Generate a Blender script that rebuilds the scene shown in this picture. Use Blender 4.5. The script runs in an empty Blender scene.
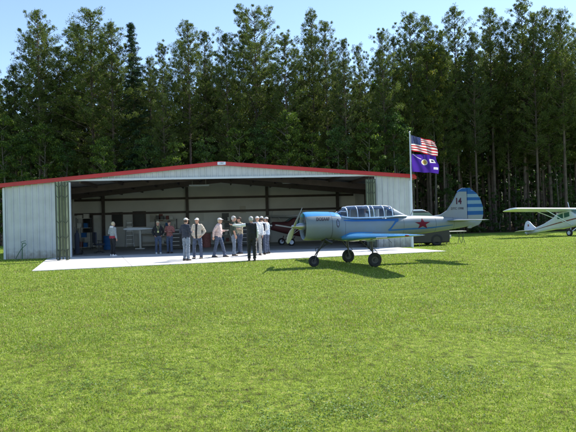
import bpy, bmesh, math, random
import numpy as np
from mathutils import Vector, Matrix, Euler
R = math.radians
rng = random.Random(7)
NR = np.random.default_rng(11)
sc = bpy.context.scene
col = sc.collection

# ------------------------------------------------------------------ camera
F, H = 580.0, 1.53
PITCH, ROLL = math.atan(5.5/F), R(-1.49)
CM = Matrix.Rotation(math.pi/2 + PITCH, 3, 'X') @ Matrix.Rotation(ROLL, 3, 'Z')
cd = bpy.data.cameras.new('camera'); cam = bpy.data.objects.new('camera', cd); col.objects.link(cam)
cam.matrix_world = Matrix.Translation((0, 0, H)) @ CM.to_4x4()
cd.sensor_width = 36; cd.lens = 36*F/576; cd.clip_end = 3000; cd.clip_start = .05
sc.camera = cam

def ray(px, py): return CM @ Vector(((px-288)/F, (216-py)/F, -1))
def at(px, py, D):
    r = ray(px, py); return Vector((0, 0, H)) + r*(D/r.y)
def gr(px, py, z=0.0):
    r = ray(px, py); return Vector((0, 0, H)) + r*((z-H)/r.z)
def gx(px, D, z=0.0):      # world x of a point at depth D height z seen in column px
    lo, hi = at(px, 216, D).x, 0
    p = at(px, 216, D); q = at(px, 250, D)
    t = (z-p.z)/(q.z-p.z); return p.x + (q.x-p.x)*t

# ------------------------------------------------------------------ materials
def newmat(name):
    m = bpy.data.materials.new(name); m.use_nodes = True
    return m, m.node_tree.nodes, m.node_tree.links
def mat(name, c, rough=.6, metal=0., var=.12, scale=3., bump=0., bscale=40., spec=.5, c2=None, coat=0.):
    m, N, L = newmat(name); b = N['Principled BSDF']
    b.inputs['Roughness'].default_value = rough; b.inputs['Metallic'].default_value = metal
    b.inputs['Specular IOR Level'].default_value = spec
    if coat: b.inputs['Coat Weight'].default_value = coat
    tc = N.new('ShaderNodeTexCoord'); no = N.new('ShaderNodeTexNoise')
    no.inputs['Scale'].default_value = scale; no.inputs['Detail'].default_value = 6
    L.new(tc.outputs['Object'], no.inputs['Vector'])
    cr = N.new('ShaderNodeValToRGB'); L.new(no.outputs['Fac'], cr.inputs['Fac'])
    d = c2 or tuple(max(0, x*(1-var)) for x in c); u = c if c2 else tuple(min(1, x*(1+var)) for x in c)
    cr.color_ramp.elements[0].position = .32; cr.color_ramp.elements[1].position = .68
    cr.color_ramp.elements[0].color = (*d, 1); cr.color_ramp.elements[1].color = (*u, 1)
    L.new(cr.outputs['Color'], b.inputs['Base Color'])
    if bump:
        n2 = N.new('ShaderNodeTexNoise'); n2.inputs['Scale'].default_value = bscale; n2.inputs['Detail'].default_value = 4
        L.new(tc.outputs['Object'], n2.inputs['Vector'])
        bp = N.new('ShaderNodeBump'); bp.inputs['Strength'].default_value = bump; bp.inputs['Distance'].default_value = .02
        L.new(n2.outputs['Fac'], bp.inputs['Height']); L.new(bp.outputs['Normal'], b.inputs['Normal'])
    return m
def leafmat(name, stops, trans=.35, pscale=.25, patch=None):
    m, N, L = newmat(name); b = N['Principled BSDF']; out = N['Material Output']
    ge = N.new('ShaderNodeNewGeometry'); cr = N.new('ShaderNodeValToRGB')
    el = cr.color_ramp.elements
    while len(el) < len(stops): el.new(.5)
    for e, (p, c) in zip(el, stops): e.position = p; e.color = (*c, 1)
    if patch:
        tc = N.new('ShaderNodeTexCoord'); no = N.new('ShaderNodeTexNoise'); no.inputs['Scale'].default_value = pscale
        no.inputs['Detail'].default_value = 5; L.new(tc.outputs['Object'], no.inputs['Vector'])
        ma = N.new('ShaderNodeMath'); ma.operation = 'MULTIPLY_ADD'; ma.inputs[1].default_value = patch; ma.inputs[2].default_value = -patch/2
        L.new(no.outputs['Fac'], ma.inputs[0])
        ad = N.new('ShaderNodeMath'); ad.operation = 'ADD'; ad.use_clamp = True
        L.new(ma.outputs[0], ad.inputs[0]); L.new(ge.outputs['Random Per Island'], ad.inputs[1]); L.new(ad.outputs[0], cr.inputs['Fac'])
    else: L.new(ge.outputs['Random Per Island'], cr.inputs['Fac'])
    L.new(cr.outputs['Color'], b.inputs['Base Color']); b.inputs['Roughness'].default_value = .55; b.inputs['Specular IOR Level'].default_value = .3
    tr = N.new('ShaderNodeBsdfTranslucent'); hs = N.new('ShaderNodeHueSaturation'); hs.inputs['Value'].default_value = 1.5; hs.inputs['Saturation'].default_value = 1.1
    L.new(cr.outputs['Color'], hs.inputs['Color']); L.new(hs.outputs['Color'], tr.inputs['Color'])
    mx = N.new('ShaderNodeMixShader'); mx.inputs[0].default_value = trans
    L.new(b.outputs[0], mx.inputs[1]); L.new(tr.outputs[0], mx.inputs[2]); L.new(mx.outputs[0], out.inputs['Surface'])
    return m
def glassmat(name, tint, op=.25, rough=.03):
    m, N, L = newmat(name); out = N['Material Output']; N.remove(N['Principled BSDF'])
    t = N.new('ShaderNodeBsdfTransparent'); t.inputs[0].default_value = (*tint, 1)
    g = N.new('ShaderNodeBsdfGlossy'); g.inputs['Roughness'].default_value = rough; g.inputs['Color'].default_value = (.9, .95, 1, 1)
    f = N.new('ShaderNodeFresnel'); f.inputs[0].default_value = 1.5
    a = N.new('ShaderNodeMath'); a.operation = 'MULTIPLY_ADD'; a.inputs[1].default_value = 1.; a.inputs[2].default_value = op; a.use_clamp = True
    L.new(f.outputs[0], a.inputs[0])
    mx = N.new('ShaderNodeMixShader'); L.new(a.outputs[0], mx.inputs[0]); L.new(t.outputs[0], mx.inputs[1]); L.new(g.outputs[0], mx.inputs[2])
    L.new(mx.outputs[0], out.inputs['Surface']); return m

M = {}
M['panel'] = mat('ribbed_sheet', (.50, .525, .55), .4, 0, .09, 1.6, .08, 9)
def splash(m):
    N, L = m.node_tree.nodes, m.node_tree.links; b = N['Principled BSDF']; src = b.inputs['Base Color'].links[0].from_socket
    tc = N.new('ShaderNodeTexCoord'); sp = N.new('ShaderNodeSeparateXYZ'); L.new(tc.outputs['Object'], sp.inputs[0]); no = N.new('ShaderNodeTexNoise'); no.inputs['Scale'].default_value = 5; no.inputs['Detail'].default_value = 8
    L.new(tc.outputs['Object'], no.inputs['Vector']); ma = N.new('ShaderNodeMath'); ma.operation = 'MULTIPLY_ADD'; ma.inputs[1].default_value = -.9; L.new(no.outputs['Fac'], ma.inputs[0]); L.new(sp.outputs['Z'], ma.inputs[2])
    mr = N.new('ShaderNodeMapRange'); mr.inputs[1].default_value = -.35; mr.inputs[2].default_value = .05; mr.inputs[3].default_value = .6; mr.inputs[4].default_value = 0; L.new(ma.outputs[0], mr.inputs[0])
    mx = N.new('ShaderNodeMixRGB'); L.new(mr.outputs[0], mx.inputs[0]); L.new(src, mx.inputs[1]); mx.inputs[2].default_value = (.16, .13, .09, 1); L.new(mx.outputs[0], b.inputs['Base Color'])
splash(M['panel'])
M['trim'] = mat('pale_trim', (.56, .60, .64), .4, 0, .04)
M['fascia'] = mat('red_trim', (.46, .013, .018), .35, 0, .1, 1.2)
M['liner'] = mat('insulation_liner', (.70, .70, .68), .7, 0, .1, .6, .15, 2)
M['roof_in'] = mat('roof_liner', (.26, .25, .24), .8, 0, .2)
M['roof_out'] = mat('roof_sheet', (.5, .52, .54), .4)
M['steel'] = mat('dark_primer_steel', (.075, .055, .05), .6, 0, .2)
M['concrete'] = mat('concrete', (.56, .545, .52), .85, 0, .12, .9, .2, 30)
M['floor'] = mat('hangar_floor', (.34, .34, .33), .5, 0, .2, .5)
M['joint'] = mat('slab_joint', (.2, .19, .18), .9)
M['gate_post'] = mat('gate_green_steel', (.045, .06, .04), .6)
M['gate_sheet'] = mat('gate_olive_sheet', (.32, .37, .23), .6, 0, .2, 4)
M['white'] = mat('white_paint', (.66, .73, .86), .35, 0, .04)
M['offwhite'] = mat('offwhite', (.6, .6, .57), .5, 0, .06)
M['black'] = mat('black_paint', (.012, .012, .013), .4)
M['rubber'] = mat('rubber', (.018, .018, .018), .8, 0, .2, 20)
M['metal'] = mat('bare_metal', (.45, .45, .46), .35, .9, .1)
M['dark_metal'] = mat('dark_metal', (.06, .06, .065), .45, .5, .2)
M['silver'] = mat('silver_paint', (.18, .23, .29), .42, .0, .05, 1.1, c2=(.18, .20, .20), coat=.12)
M['blue'] = mat('sky_blue_paint', (.06, .27, .56), .22, .0, .07, 1.5, coat=.4)
M['dblue'] = mat('deep_blue_paint', (.025, .12, .33), .5, .0, .07, spec=.2)
M['lightblue'] = mat('pale_blue_paint', (.22, .32, .44), .3, .0, .05, coat=.3)
M['rudder_blue'] = mat('rudder_blue', (.012, .085, .27), .6, 0, .06, spec=.2)
M['rudder_pale'] = mat('rudder_pale', (.17, .28, .38), .6, 0, .06, spec=.2)
M['red'] = mat('maroon_paint', (.14, .008, .022), .6, spec=.15)
M['ink'] = mat('dark_lettering', (.03, .02, .04), .5)
M['blade'] = mat('propeller_varnish', (.30, .31, .32), .3, 0, .1)
M['glass'] = glassmat('canopy_glass', (.88, .92, .95), .02)
M['carglass'] = mat('tinted_glass', (.06, .16, .17), .08, 0, .2)
M['seat'] = mat('seat_fabric', (.05, .05, .055), .8)
M['skin'] = mat('skin', (.48, .26, .18), .5, 0, .08, 12)
M['hair_white'] = mat('white_hair', (.42, .40, .38), .7)
M['hair_fair'] = mat('fair_hair', (.50, .42, .28), .7)
M['hair_dark'] = mat('dark_hair', (.05, .03, .02), .7)
M['cap'] = mat('white_cap', (.70, .69, .66), .8)
M['cap_tan'] = mat('tan_cap', (.55, .47, .35), .8)
M['navy'] = mat('navy_cloth', (.03, .035, .055), .9, bump=1., bscale=11)
M['blackcloth'] = mat('black_cloth', (.018, .018, .02), .9, bump=1., bscale=11)
M['jean'] = mat('blue_denim', (.06, .08, .13), .9, 0, .25, 8, bump=1., bscale=11)
M['palejean'] = mat('pale_denim', (.17, .205, .26), .9, 0, .2, 8, bump=1., bscale=11)
M['pink'] = mat('pale_pink_cloth', (.60, .45, .42), .9, 0, .15, 20, bump=1., bscale=11)
M['tancloth'] = mat('tan_cloth', (.50, .43, .35), .9, 0, .12, 10, bump=1., bscale=11)
M['maroon'] = mat('maroon_plaid', (.24, .09, .08), .9, 0, .4, 18, bump=1., bscale=11)
M['plaid'] = mat('tan_plaid', (.40, .34, .24), .9, 0, .45, 22, bump=1., bscale=11)
M['shirtwhite'] = mat('white_shirt', (.76, .75, .76), .9, 0, .06, 8, bump=1., bscale=11)
M['shirtblue'] = mat('light_blue_shirt', (.46, .55, .70), .9, 0, .08, 8, bump=1., bscale=11)
M['greycloth'] = mat('grey_hoodie', (.30, .33, .34), .9, 0, .15, 8, bump=1., bscale=11)
M['dullred'] = mat('dull_red_fabric', (.075, .018, .02), .6)
M['numred'] = mat('number_paint', (.06, .01, .03), .6, spec=.2)
M['redcloth'] = mat('red_cloth', (.30, .03, .05), .9)
M['vest'] = mat('dark_green_vest', (.035, .05, .035), .9, bump=1., bscale=11)
M['greytrousers'] = mat('grey_trousers', (.34, .33, .31), .9, bump=1., bscale=11)
M['yellow'] = mat('yellow_cloth', (.62, .6, .25), .9)
M['eye'] = mat('eye', (.03, .02, .02), .2)
M['leather'] = mat('shoe_leather', (.04, .025, .018), .5)
M['bark'] = mat('pine_bark', (.095, .072, .056), .95, 0, .35, 3, .8, 8)
M['bark2'] = mat('grey_bark', (.09, .08, .065), .95, 0, .3, 3, .6, 8)
M['deepgreen'] = mat('green_enamel', (.03, .12, .06), .5)
M['wood'] = mat('table_top', (.55, .52, .46), .6)
M['pine'] = leafmat('pine_needles', [(0, (.034, .058, .014)), (.5, (.070, .105, .022)), (.85, (.12, .155, .032)), (1, (.19, .21, .06))], .42)
M['pine2'] = leafmat('pine_needles_yellowish', [(0, (.024, .045, .012)), (.5, (.052, .085, .020)), (.85, (.09, .12, .03)), (1, (.14, .16, .05))], .35)
M['fir'] = leafmat('fir_needles', [(0, (.015, .036, .016)), (.6, (.03, .062, .026)), (1, (.05, .095, .045))], .25)
M['leaf'] = leafmat('broad_leaves', [(0, (.035, .065, .012)), (.5, (.07, .12, .02)), (.85, (.12, .175, .03)), (1, (.19, .23, .05))], .45)
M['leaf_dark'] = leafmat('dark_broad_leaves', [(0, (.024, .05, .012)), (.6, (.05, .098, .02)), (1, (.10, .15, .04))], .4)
M['leaf_yellow'] = leafmat('yellowing_leaves', [(0, (.05, .075, .015)), (.5, (.11, .14, .025)), (.85, (.18, .18, .03)), (1, (.24, .20, .04))], .45)
M['grassblade'] = leafmat('grass_blades', [(0, (.30, .24, .12)), (.13, (.23, .22, .07)), (.30, (.115, .18, .022)), (.60, (.20, .295, .036)), (.86, (.29, .385, .055)), (1, (.50, .51, .20))], .34, 1.5, .9)
M['clover'] = leafmat('clover_leaves', [(0, (.05, .10, .016)), (.6, (.09, .17, .025)), (1, (.16, .25, .04))], .3)

def groundmat():
    m, N, L = newmat('lawn'); b = N['Principled BSDF']; b.inputs['Roughness'].default_value = .9; b.inputs['Specular IOR Level'].default_value = .066
    tc = N.new('ShaderNodeTexCoord')
    def noise(s, d=6, vec=None):
        n = N.new('ShaderNodeTexNoise'); n.inputs['Scale'].default_value = s; n.inputs['Detail'].default_value = d
        L.new(vec or tc.outputs['Object'], n.inputs['Vector']); return n.outputs['Fac']
    def ramp(f, stops):
        cr = N.new('ShaderNodeValToRGB'); el = cr.color_ramp.elements
        while len(el) < len(stops): el.new(.5)
        for e, (p, c) in zip(el, stops): e.position = p; e.color = (*c, 1)
        L.new(f, cr.inputs['Fac']); return cr.outputs['Color']
    def mix(f, a, c, mode='MIX'):
        x = N.new('ShaderNodeMixRGB'); x.blend_type = mode
        if isinstance(f, float): x.inputs[0].default_value = f
        else: L.new(f, x.inputs[0])
        L.new(a, x.inputs[1]); L.new(c, x.inputs[2]); return x.outputs[0]
    big = ramp(noise(.16), [(.35, (.17, .25, .03)), (.5, (.21, .29, .036)), (.66, (.27, .325, .05))])
    mid = ramp(noise(1.3), [(.3, (.10, .19, .024)), (.5, (.145, .24, .034)), (.7, (.20, .27, .055))])
    fine = ramp(noise(26, 8), [(.32, (.35, .38, .30)), (.5, (1, 1, 1)), (.68, (1.7, 1.6, 1.6))])
    g = mix(.5, big, mid); g = mix(.85, g, fine, 'MULTIPLY')
    th = ramp(noise(9, 6), [(.30, (.045, .048, .016)), (.42, (.12, .16, .028)), (.58, (.185, .25, .034)), (.72, (.28, .27, .085))])
    s0 = N.new('ShaderNodeSeparateXYZ'); L.new(tc.outputs['Object'], s0.inputs[0]); m0 = N.new('ShaderNodeMapRange'); m0.inputs[1].default_value = 9; m0.inputs[2].default_value = 38; L.new(s0.outputs['Y'], m0.inputs[0])
    g = mix(m0.outputs[0], th, g)
    litter = ramp(noise(2.5, 8), [(.35, (.03, .022, .013)), (.55, (.075, .055, .03)), (.7, (.035, .05, .015))])
    sx = N.new('ShaderNodeSeparateXYZ'); L.new(tc.outputs['Object'], sx.inputs[0])
    ma = N.new('ShaderNodeMath'); ma.operation = 'MULTIPLY_ADD'; ma.inputs[1].default_value = 7; L.new(noise(.3, 4), ma.inputs[0]); L.new(sx.outputs['Y'], ma.inputs[2])
    mr = N.new('ShaderNodeMapRange'); mr.inputs[1].default_value = 55; mr.inputs[2].default_value = 58; L.new(ma.outputs[0], mr.inputs[0])
    L.new(mix(mr.outputs[0], g, litter), b.inputs['Base Color'])
    bp = N.new('ShaderNodeBump'); bp.inputs['Strength'].default_value = .9; bp.inputs['Distance'].default_value = .05
    L.new(noise(22, 8), bp.inputs['Height']); L.new(bp.outputs['Normal'], b.inputs['Normal'])
    return m
M['lawn'] = groundmat()
M['litter'] = mat('forest_floor', (.03, .035, .015), .95, 0, .3, .2)

# ------------------------------------------------------------------ object helpers
def tag(o, label=None, cat=None, group=None, kind=None):
    if label: o['label'] = label
    if cat: o['category'] = cat
    if group: o['group'] = group
    if kind: o['kind'] = kind
    return o
def empty(name, loc=(0, 0, 0), rz=0, label=None, cat=None, group=None):
    o = bpy.data.objects.new(name, None); o.empty_display_size = .3; col.objects.link(o)
    o.location = loc; o.rotation_euler = (0, 0, rz); return tag(o, label, cat, group)
def link(name, me, parent=None, **k):
    o = bpy.data.objects.new(name, me); col.objects.link(o)
    if parent is not None: o.parent = parent
    return tag(o, **k)
class MB:
    def __init__(s): s.v = []; s.f = []; s.m = []
    def add(s, vs, fs, mi=0, T=None):
        b = len(s.v); s.v += [tuple((T @ Vector(v)) if T else v) for v in vs]
        s.f += [tuple(b+i for i in f) for f in fs]; s.m += [mi]*len(fs); return s
    def box(s, c, d, mi=0, T=None, taper=1.):
        x, y, z = (q/2 for q in d); vs = []
        for k in (-1, 1):
            t = taper if k > 0 else 1
            for (i, j) in ((-1, -1), (1, -1), (1, 1), (-1, 1)): vs.append((c[0]+i*x*t, c[1]+j*y*t, c[2]+k*z))
        return s.add(vs, [(3, 2, 1, 0), (4, 5, 6, 7), (0, 1, 5, 4), (1, 2, 6, 5), (2, 3, 7, 6), (3, 0, 4, 7)], mi, T)
    def tube(s, pts, rs, n=10, mi=0, T=None, cap=True, round_=False):
        pts = [Vector(p) for p in pts]
        if not isinstance(rs, (list, tuple)): rs = [rs]*len(pts)
        if round_:
            d0 = (pts[0]-pts[1]).normalized(); d1 = (pts[-1]-pts[-2]).normalized(); a = []; ar = []
            for t in (80, 55, 28): a.append(pts[0]+d0*rs[0]*math.sin(R(t))); ar.append(rs[0]*math.cos(R(t)))
            e = []; er = []
            for t in (28, 55, 80): e.append(pts[-1]+d1*rs[-1]*math.sin(R(t))); er.append(rs[-1]*math.cos(R(t)))
            pts = a+pts+e; rs = ar+list(rs)+er
        vs = []; fs = []; u = None
        for i, p in enumerate(pts):
            d = (pts[min(i+1, len(pts)-1)]-pts[max(i-1, 0)]).normalized()
            if u is None: u = d.orthogonal().normalized()
            u = (u - d*u.dot(d)).normalized(); w = d.cross(u)
            for k in range(n):
                a = 2*math.pi*k/n; vs.append(p+(u*math.cos(a)+w*math.sin(a))*rs[i])
        for i in range(len(pts)-1):
            for k in range(n):
                k2 = (k+1) % n; fs.append((i*n+k, i*n+k2, (i+1)*n+k2, (i+1)*n+k))
        if cap: fs.append(tuple(range(n-1, -1, -1))); fs.append(tuple((len(pts)-1)*n+k for k in range(n)))
        return s.add(vs, fs, mi, T)
    def ell(s, c, r, mi=0, T=None, nu=14, nv=10):
        vs = []; fs = []
        for j in range(1, nv):
            a = math.pi*j/nv
            for i in range(nu):
                b = 2*math.pi*i/nu; vs.append((c[0]+r[0]*math.sin(a)*math.cos(b), c[1]+r[1]*math.sin(a)*math.sin(b), c[2]+r[2]*math.cos(a)))
        for j in range(nv-2):
            for i in range(nu): i2 = (i+1) % nu; fs.append((j*nu+i, (j+1)*nu+i, (j+1)*nu+i2, j*nu+i2))
        t = len(vs); vs += [(c[0], c[1], c[2]+r[2]), (c[0], c[1], c[2]-r[2])]
        for i in range(nu): i2 = (i+1) % nu; fs.append((t, i, i2)); fs.append((t+1, (nv-2)*nu+i2, (nv-2)*nu+i))
        return s.add(vs, fs, mi, T)
    def lathe(s, prof, n=24, mi=0, T=None):   # profile (r,z) around z
        vs = []; fs = []
        for (r, z) in prof:
            for k in range(n): a = 2*math.pi*k/n; vs.append((r*math.cos(a), r*math.sin(a), z))
        for i in range(len(prof)-1):
            for k in range(n): k2 = (k+1) % n; fs.append((i*n+k, i*n+k2, (i+1)*n+k2, (i+1)*n+k))
        return s.add(vs, fs, mi, T)
    def prism(s, poly, a, b, axis='y', mi=0, T=None):   # poly in the other two axes
        def P(p, t): return {'y': (p[0], t, p[1]), 'z': (p[0], p[1], t), 'x': (t, p[0], p[1])}[axis]
        n = len(poly); vs = [P(p, a) for p in poly]+[P(p, b) for p in poly]
        fs = [tuple(range(n-1, -1, -1)), tuple(range(n, 2*n))]+[(i, (i+1) % n, n+(i+1) % n, n+i) for i in range(n)]
        return s.add(vs, fs, mi, T)
    def loft(s, rings, mi=0, T=None, cap=True, mf=None):
        n = len(rings[0]); vs = [v for r in rings for v in r]; b = len(s.f)
        fs = []; ms = []
        for i in range(len(rings)-1):
            for k in range(n):
                k2 = (k+1) % n; fs.append((i*n+k, i*n+k2, (i+1)*n+k2, (i+1)*n+k)); ms.append(mf(i, k) if mf else mi)
        if cap: fs += [tuple(range(n-1, -1, -1)), tuple((len(rings)-1)*n+k for k in range(n))]; ms += [mi, mi]
        s.add(vs, fs, mi, T); s.m[b:] = ms; return s
    def mesh(s, name, mats, smooth=None):
        me = bpy.data.meshes.new(name); me.from_pydata(s.v, [], s.f)
        for m in (mats if isinstance(mats, (list, tuple)) else [mats]): me.materials.append(M[m] if isinstance(m, str) else m)
        me.polygons.foreach_set('material_index', s.m)
        bm = bmesh.new(); bm.from_mesh(me); bmesh.ops.recalc_face_normals(bm, faces=bm.faces); bm.to_mesh(me); bm.free()
        if smooth:
            me.polygons.foreach_set('use_smooth', [True]*len(me.polygons))
            if smooth < 180: me.set_sharp_from_angle(angle=R(smooth))
        return me
    def build(s, name, mats, parent=None, smooth=None, bevel=0, **k):
        o = link(name, s.mesh(name, mats, smooth), parent, **k)
        if bevel:
            b = o.modifiers.new('bevel', 'BEVEL'); b.width = bevel; b.segments = 2; b.limit_method = 'ANGLE'
        return o
def npmesh(name, V, nper, mats):
    """V: (n*nper,3) loose faces of nper vertices"""
    me = bpy.data.meshes.new(name); n = len(V)//nper
    me.vertices.add(len(V)); me.vertices.foreach_set('co', V.astype(np.float32).ravel())
    me.loops.add(len(V)); me.loops.foreach_set('vertex_index', np.arange(len(V), dtype=np.int32))
    me.polygons.add(n); me.polygons.foreach_set('loop_start', np.arange(0, len(V), nper, dtype=np.int32))
    for m in mats: me.materials.append(M[m])
    me.update(calc_edges=True); return me
def textmesh(body, size, fn, mats, name, parent, depth=0, shear=0, font_bold=0., **k):
    """flat text; fn maps (u,v) -> 3-D point"""
    cu = bpy.data.curves.new(name, 'FONT'); cu.body = body; cu.size = size; cu.align_x = 'CENTER'; cu.align_y = 'CENTER'; cu.shear = shear; cu.offset = font_bold; cu.resolution_u = 3
    ob = bpy.data.objects.new('tmp_text', cu); col.objects.link(ob)
    dg = bpy.context.evaluated_depsgraph_get(); me = bpy.data.meshes.new_from_object(ob.evaluated_get(dg)); bpy.data.objects.remove(ob)
    bm = bmesh.new(); bm.from_mesh(me); bmesh.ops.triangulate(bm, faces=bm.faces); bmesh.ops.subdivide_edges(bm, edges=bm.edges, cuts=3)
    for v in bm.verts: v.co = Vector(fn(v.co.x, v.co.y))
    bm.to_mesh(me); bm.free(); me.materials.clear(); me.materials.append(M[mats]); me.name = name
    return link(name, me, parent, **k)
def kids(o): return [c for c in bpy.data.objects if c.parent == o]
def copy_thing(root, KC):
    r = root.copy(); col.objects.link(r)
    for ch in KC.get(root.name, []):
        c = ch.copy(); col.objects.link(c); c.parent = r
        for g in KC.get(ch.name, []):
            d = g.copy(); col.objects.link(d); d.parent = c
    return r

# ------------------------------------------------------------------ light
SD = Vector((.65, .55, 0)).normalized(); EL = R(49.5)
SUN = Vector((SD.x*math.cos(EL), SD.y*math.cos(EL), math.sin(EL)))
w = bpy.data.worlds.new('World'); sc.world = w; w.use_nodes = True
N, L = w.node_tree.nodes, w.node_tree.links
sky = N.new('ShaderNodeTexSky'); sky.sky_type = 'NISHITA'; sky.sun_disc = False; sky.sun_elevation = EL
sky.sun_rotation = math.atan2(SD.x, SD.y); sky.altitude = 900; sky.air_density = 1.0; sky.dust_density = .25; sky.ozone_density = 1.2
L.new(sky.outputs[0], N['Background'].inputs[0]); N['Background'].inputs[1].default_value = .15
sl = bpy.data.lights.new('sun', 'SUN'); sl.energy = 5.0; sl.angle = R(.53); sl.color = (1, .95, .87)
so = bpy.data.objects.new('sun', sl); col.objects.link(so); so.rotation_euler = SUN.to_track_quat('Z', 'Y').to_euler(); so.location = (20, 20, 40)
sc.view_settings.view_transform = 'Standard'; sc.view_settings.look = 'None'; sc.view_settings.gamma = 1; sc.view_settings.exposure = .78
sc.cycles.max_bounces = 8; sc.cycles.transparent_max_bounces = 16

# ------------------------------------------------------------------ ground
SLAB = [gr(32, 271.6), gr(446.5, 251.6), gr(399, 248.0), gr(47, 259.6)]
def gz(x, y):
    f = max(0., min(1., (17-y)/6))
    return f*(.035*math.sin(x*.5+y*.31)+.03*math.sin(y*.8-x*.2+1)-.0)-0.0
g = MB(); xs = [-900, -400, -150, -60]+[-30+i for i in range(61)]+[60, 150, 400, 900]
ys = [-300, -60, -10]+[-4+i for i in range(30)]+[30, 36, 44, 60, 100, 200, 500, 1200]
for y in ys:
    for x in xs: g.v.append((x, y, gz(x, y)))
nx = len(xs)
for j in range(len(ys)-1):
    for i in range(nx-1): g.f.append((j*nx+i, j*nx+i+1, (j+1)*nx+i+1, (j+1)*nx+i)); g.m.append(0)
g.build('ground', 'lawn', smooth=180, kind='structure')

def inpoly(x, y, P):
    c = np.zeros(len(x), bool); n = len(P)
    for i in range(n):
        a, b = P[i], P[(i+1) % n]
        t = ((a.y > y) != (b.y > y)) & (x < (b.x-a.x)*(y-a.y)/((b.y-a.y)+1e-9)+a.x); c ^= t
    return c
def grass(n):
    t = NR.random(n); y = 3.2*(46/3.2)**(t**1.08)        # ~1/y areal falloff after the wedge widening
    x = (NR.random(n)*2-1)*(y*.53+1.6)
    keep = ~inpoly(x, y, [SLAB[0]+Vector((-.03, 0, 0)), SLAB[1], Vector((6, 40, 0)), Vector((-14, 40, 0)), SLAB[3]]); x, y = x[keep], y[keep]; n = len(x)
    f = np.clip((17-y)/6, 0, 1); z = f*(.035*np.sin(x*.5+y*.31)+.03*np.sin(y*.8-x*.2+1))
    sc_ = np.clip(y/7., .8, 4.)
    ln = (.016+.022*NR.random(n))*np.clip(sc_, .9, 1.5); wd = (.0028+.0030*NR.random(n))*sc_
    # taller tufts in patches
    pat = np.sin(x*1.7+1.3*np.sin(y*1.1))+np.sin(y*2.3+x*.9)+np.sin(x*6.1+2*np.sin(y*4.7))+np.sin(y*7.9+2*np.sin(x*3.3)); ln *= 1+.16*pat/2; wd *= 1+.08*pat/2
    az = NR.random(n)*2*np.pi; tilt = .3+1.15*NR.random(n)
    dx = np.cos(az)*np.sin(tilt); dy = np.sin(az)*np.sin(tilt); dz = np.cos(tilt)
    a2 = NR.random(n)*2*np.pi; px_, py_ = np.cos(a2), np.sin(a2)
    b = np.stack([x, y, z-.004], 1); t_ = b+np.stack([dx*ln, dy*ln, dz*ln], 1); p = np.stack([px_*wd, py_*wd, 0*wd], 1)
    V = np.empty((n, 3, 3)); V[:, 0] = b-p; V[:, 1] = b+p; V[:, 2] = t_
    return V.reshape(-1, 3)
link('grass', npmesh('grass', grass(1050000), 3, ['grassblade']), kind='stuff', label='short mown lawn grass with browner patches in the foreground', cat='grass')


j = MB()
for t in (.2, .4, .6, .8):
    a = SLAB[0].lerp(SLAB[1], t); b = SLAB[3].lerp(SLAB[2], t); d = (b-a).normalized(); nn = Vector((-d.y, d.x, 0))*.008
    j.prism([((a-nn).x, (a-nn).y), ((a+nn).x, (a+nn).y), ((b+nn).x, (b+nn).y), ((b-nn).x, (b-nn).y)], .025, .034, 'z')
j.build('apron_joints', 'joint', kind='structure')

# ------------------------------------------------------------------ hangar
A = gr(4.5, 259.6); A.z = 0
DR = A.y+2.3
B = Vector((gx(411.5, DR, 1.5), DR, 0))
W = (B-A).length; HA = math.atan2(B.y-A.y, B.x-A.x); DEP = 12.8
EAVE, ER, PEAK = 3.66, 3.76, 4.60
hang = empty('hangar', A, HA, 'grey ribbed metal aircraft hangar with red roof trim and wide open front', 'hangar')
def HL(u, v, z=0): return Matrix.Translation(A) @ Matrix.Rotation(HA, 4, 'Z') @ Vector((u, v, z))
def uof(px):       # local u on the front plane where the column px meets it
    r = ray(px, 222); d = Vector((math.cos(HA), math.sin(HA)))
    # solve (A + u d) parallel to r
    return (r.x*A.y - r.y*A.x)/(r.y*d.x - r.x*d.y)
rz_ = lambda u: EAVE+(PEAK-EAVE)*u/(W/2+.3) if u < W/2+.3 else ER+(PEAK-ER)*(W-u)/(W/2-.3)
u1, u2 = uof(57), uof(375.5)
HEAD = 3.84
PU = W/2+.3
def ribbed(mb, x0, x1, z0, zt, y=0, pitch=.305, d=.05, sgn=-1):
    pr = []; x = x0
    while x < x1-1e-6:
        for (o, h) in ((0, 0), (.10, 0), (.125, 1), (.165, 1), (.19, 0)):
            if x+o < x1: pr.append((x+o, y+sgn*d*h))
        x += pitch
    pr.append((x1, y)); n = len(pr); vs = []
    for (a, b) in pr:
        bot = z0(a) if callable(z0) else z0
        vs += [(a, b, bot), (a, b, zt(a) if callable(zt) else zt)]
    mb.add(vs, [(2*i, 2*i+2, 2*i+3, 2*i+1) for i in range(n-1)])
FZ = lambda u: rz_(u)-.02
for (a, b) in ((0, u1), (u2, W)):
    m = MB(); ribbed(m, a, b, 0, FZ); m.box(((a+b)/2, .07, EAVE/2), (b-a-.02, .10, EAVE-.1)); m.build('front_wall', 'panel', hang)
m = MB(); ribbed(m, u1+.003, u2-.003, HEAD+.1, lambda u: max(FZ(u), HEAD+.105)); m.build('gable_wall', 'panel', hang)
hd_ = [(u1+(u2-u1)*k/24, min(HEAD+.10, rz_(u1+(u2-u1)*k/24)-.04)) for k in range(25)]
m = MB(); m.prism([(hd_[0][0], HEAD-.16), (hd_[-1][0], HEAD-.26), (hd_[-1][0], hd_[-1][1])]+[(a, c) for a, c in hd_[-2:0:-1]]+[(hd_[0][0], hd_[0][1])], -.10, 0.)
m = MB()
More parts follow.
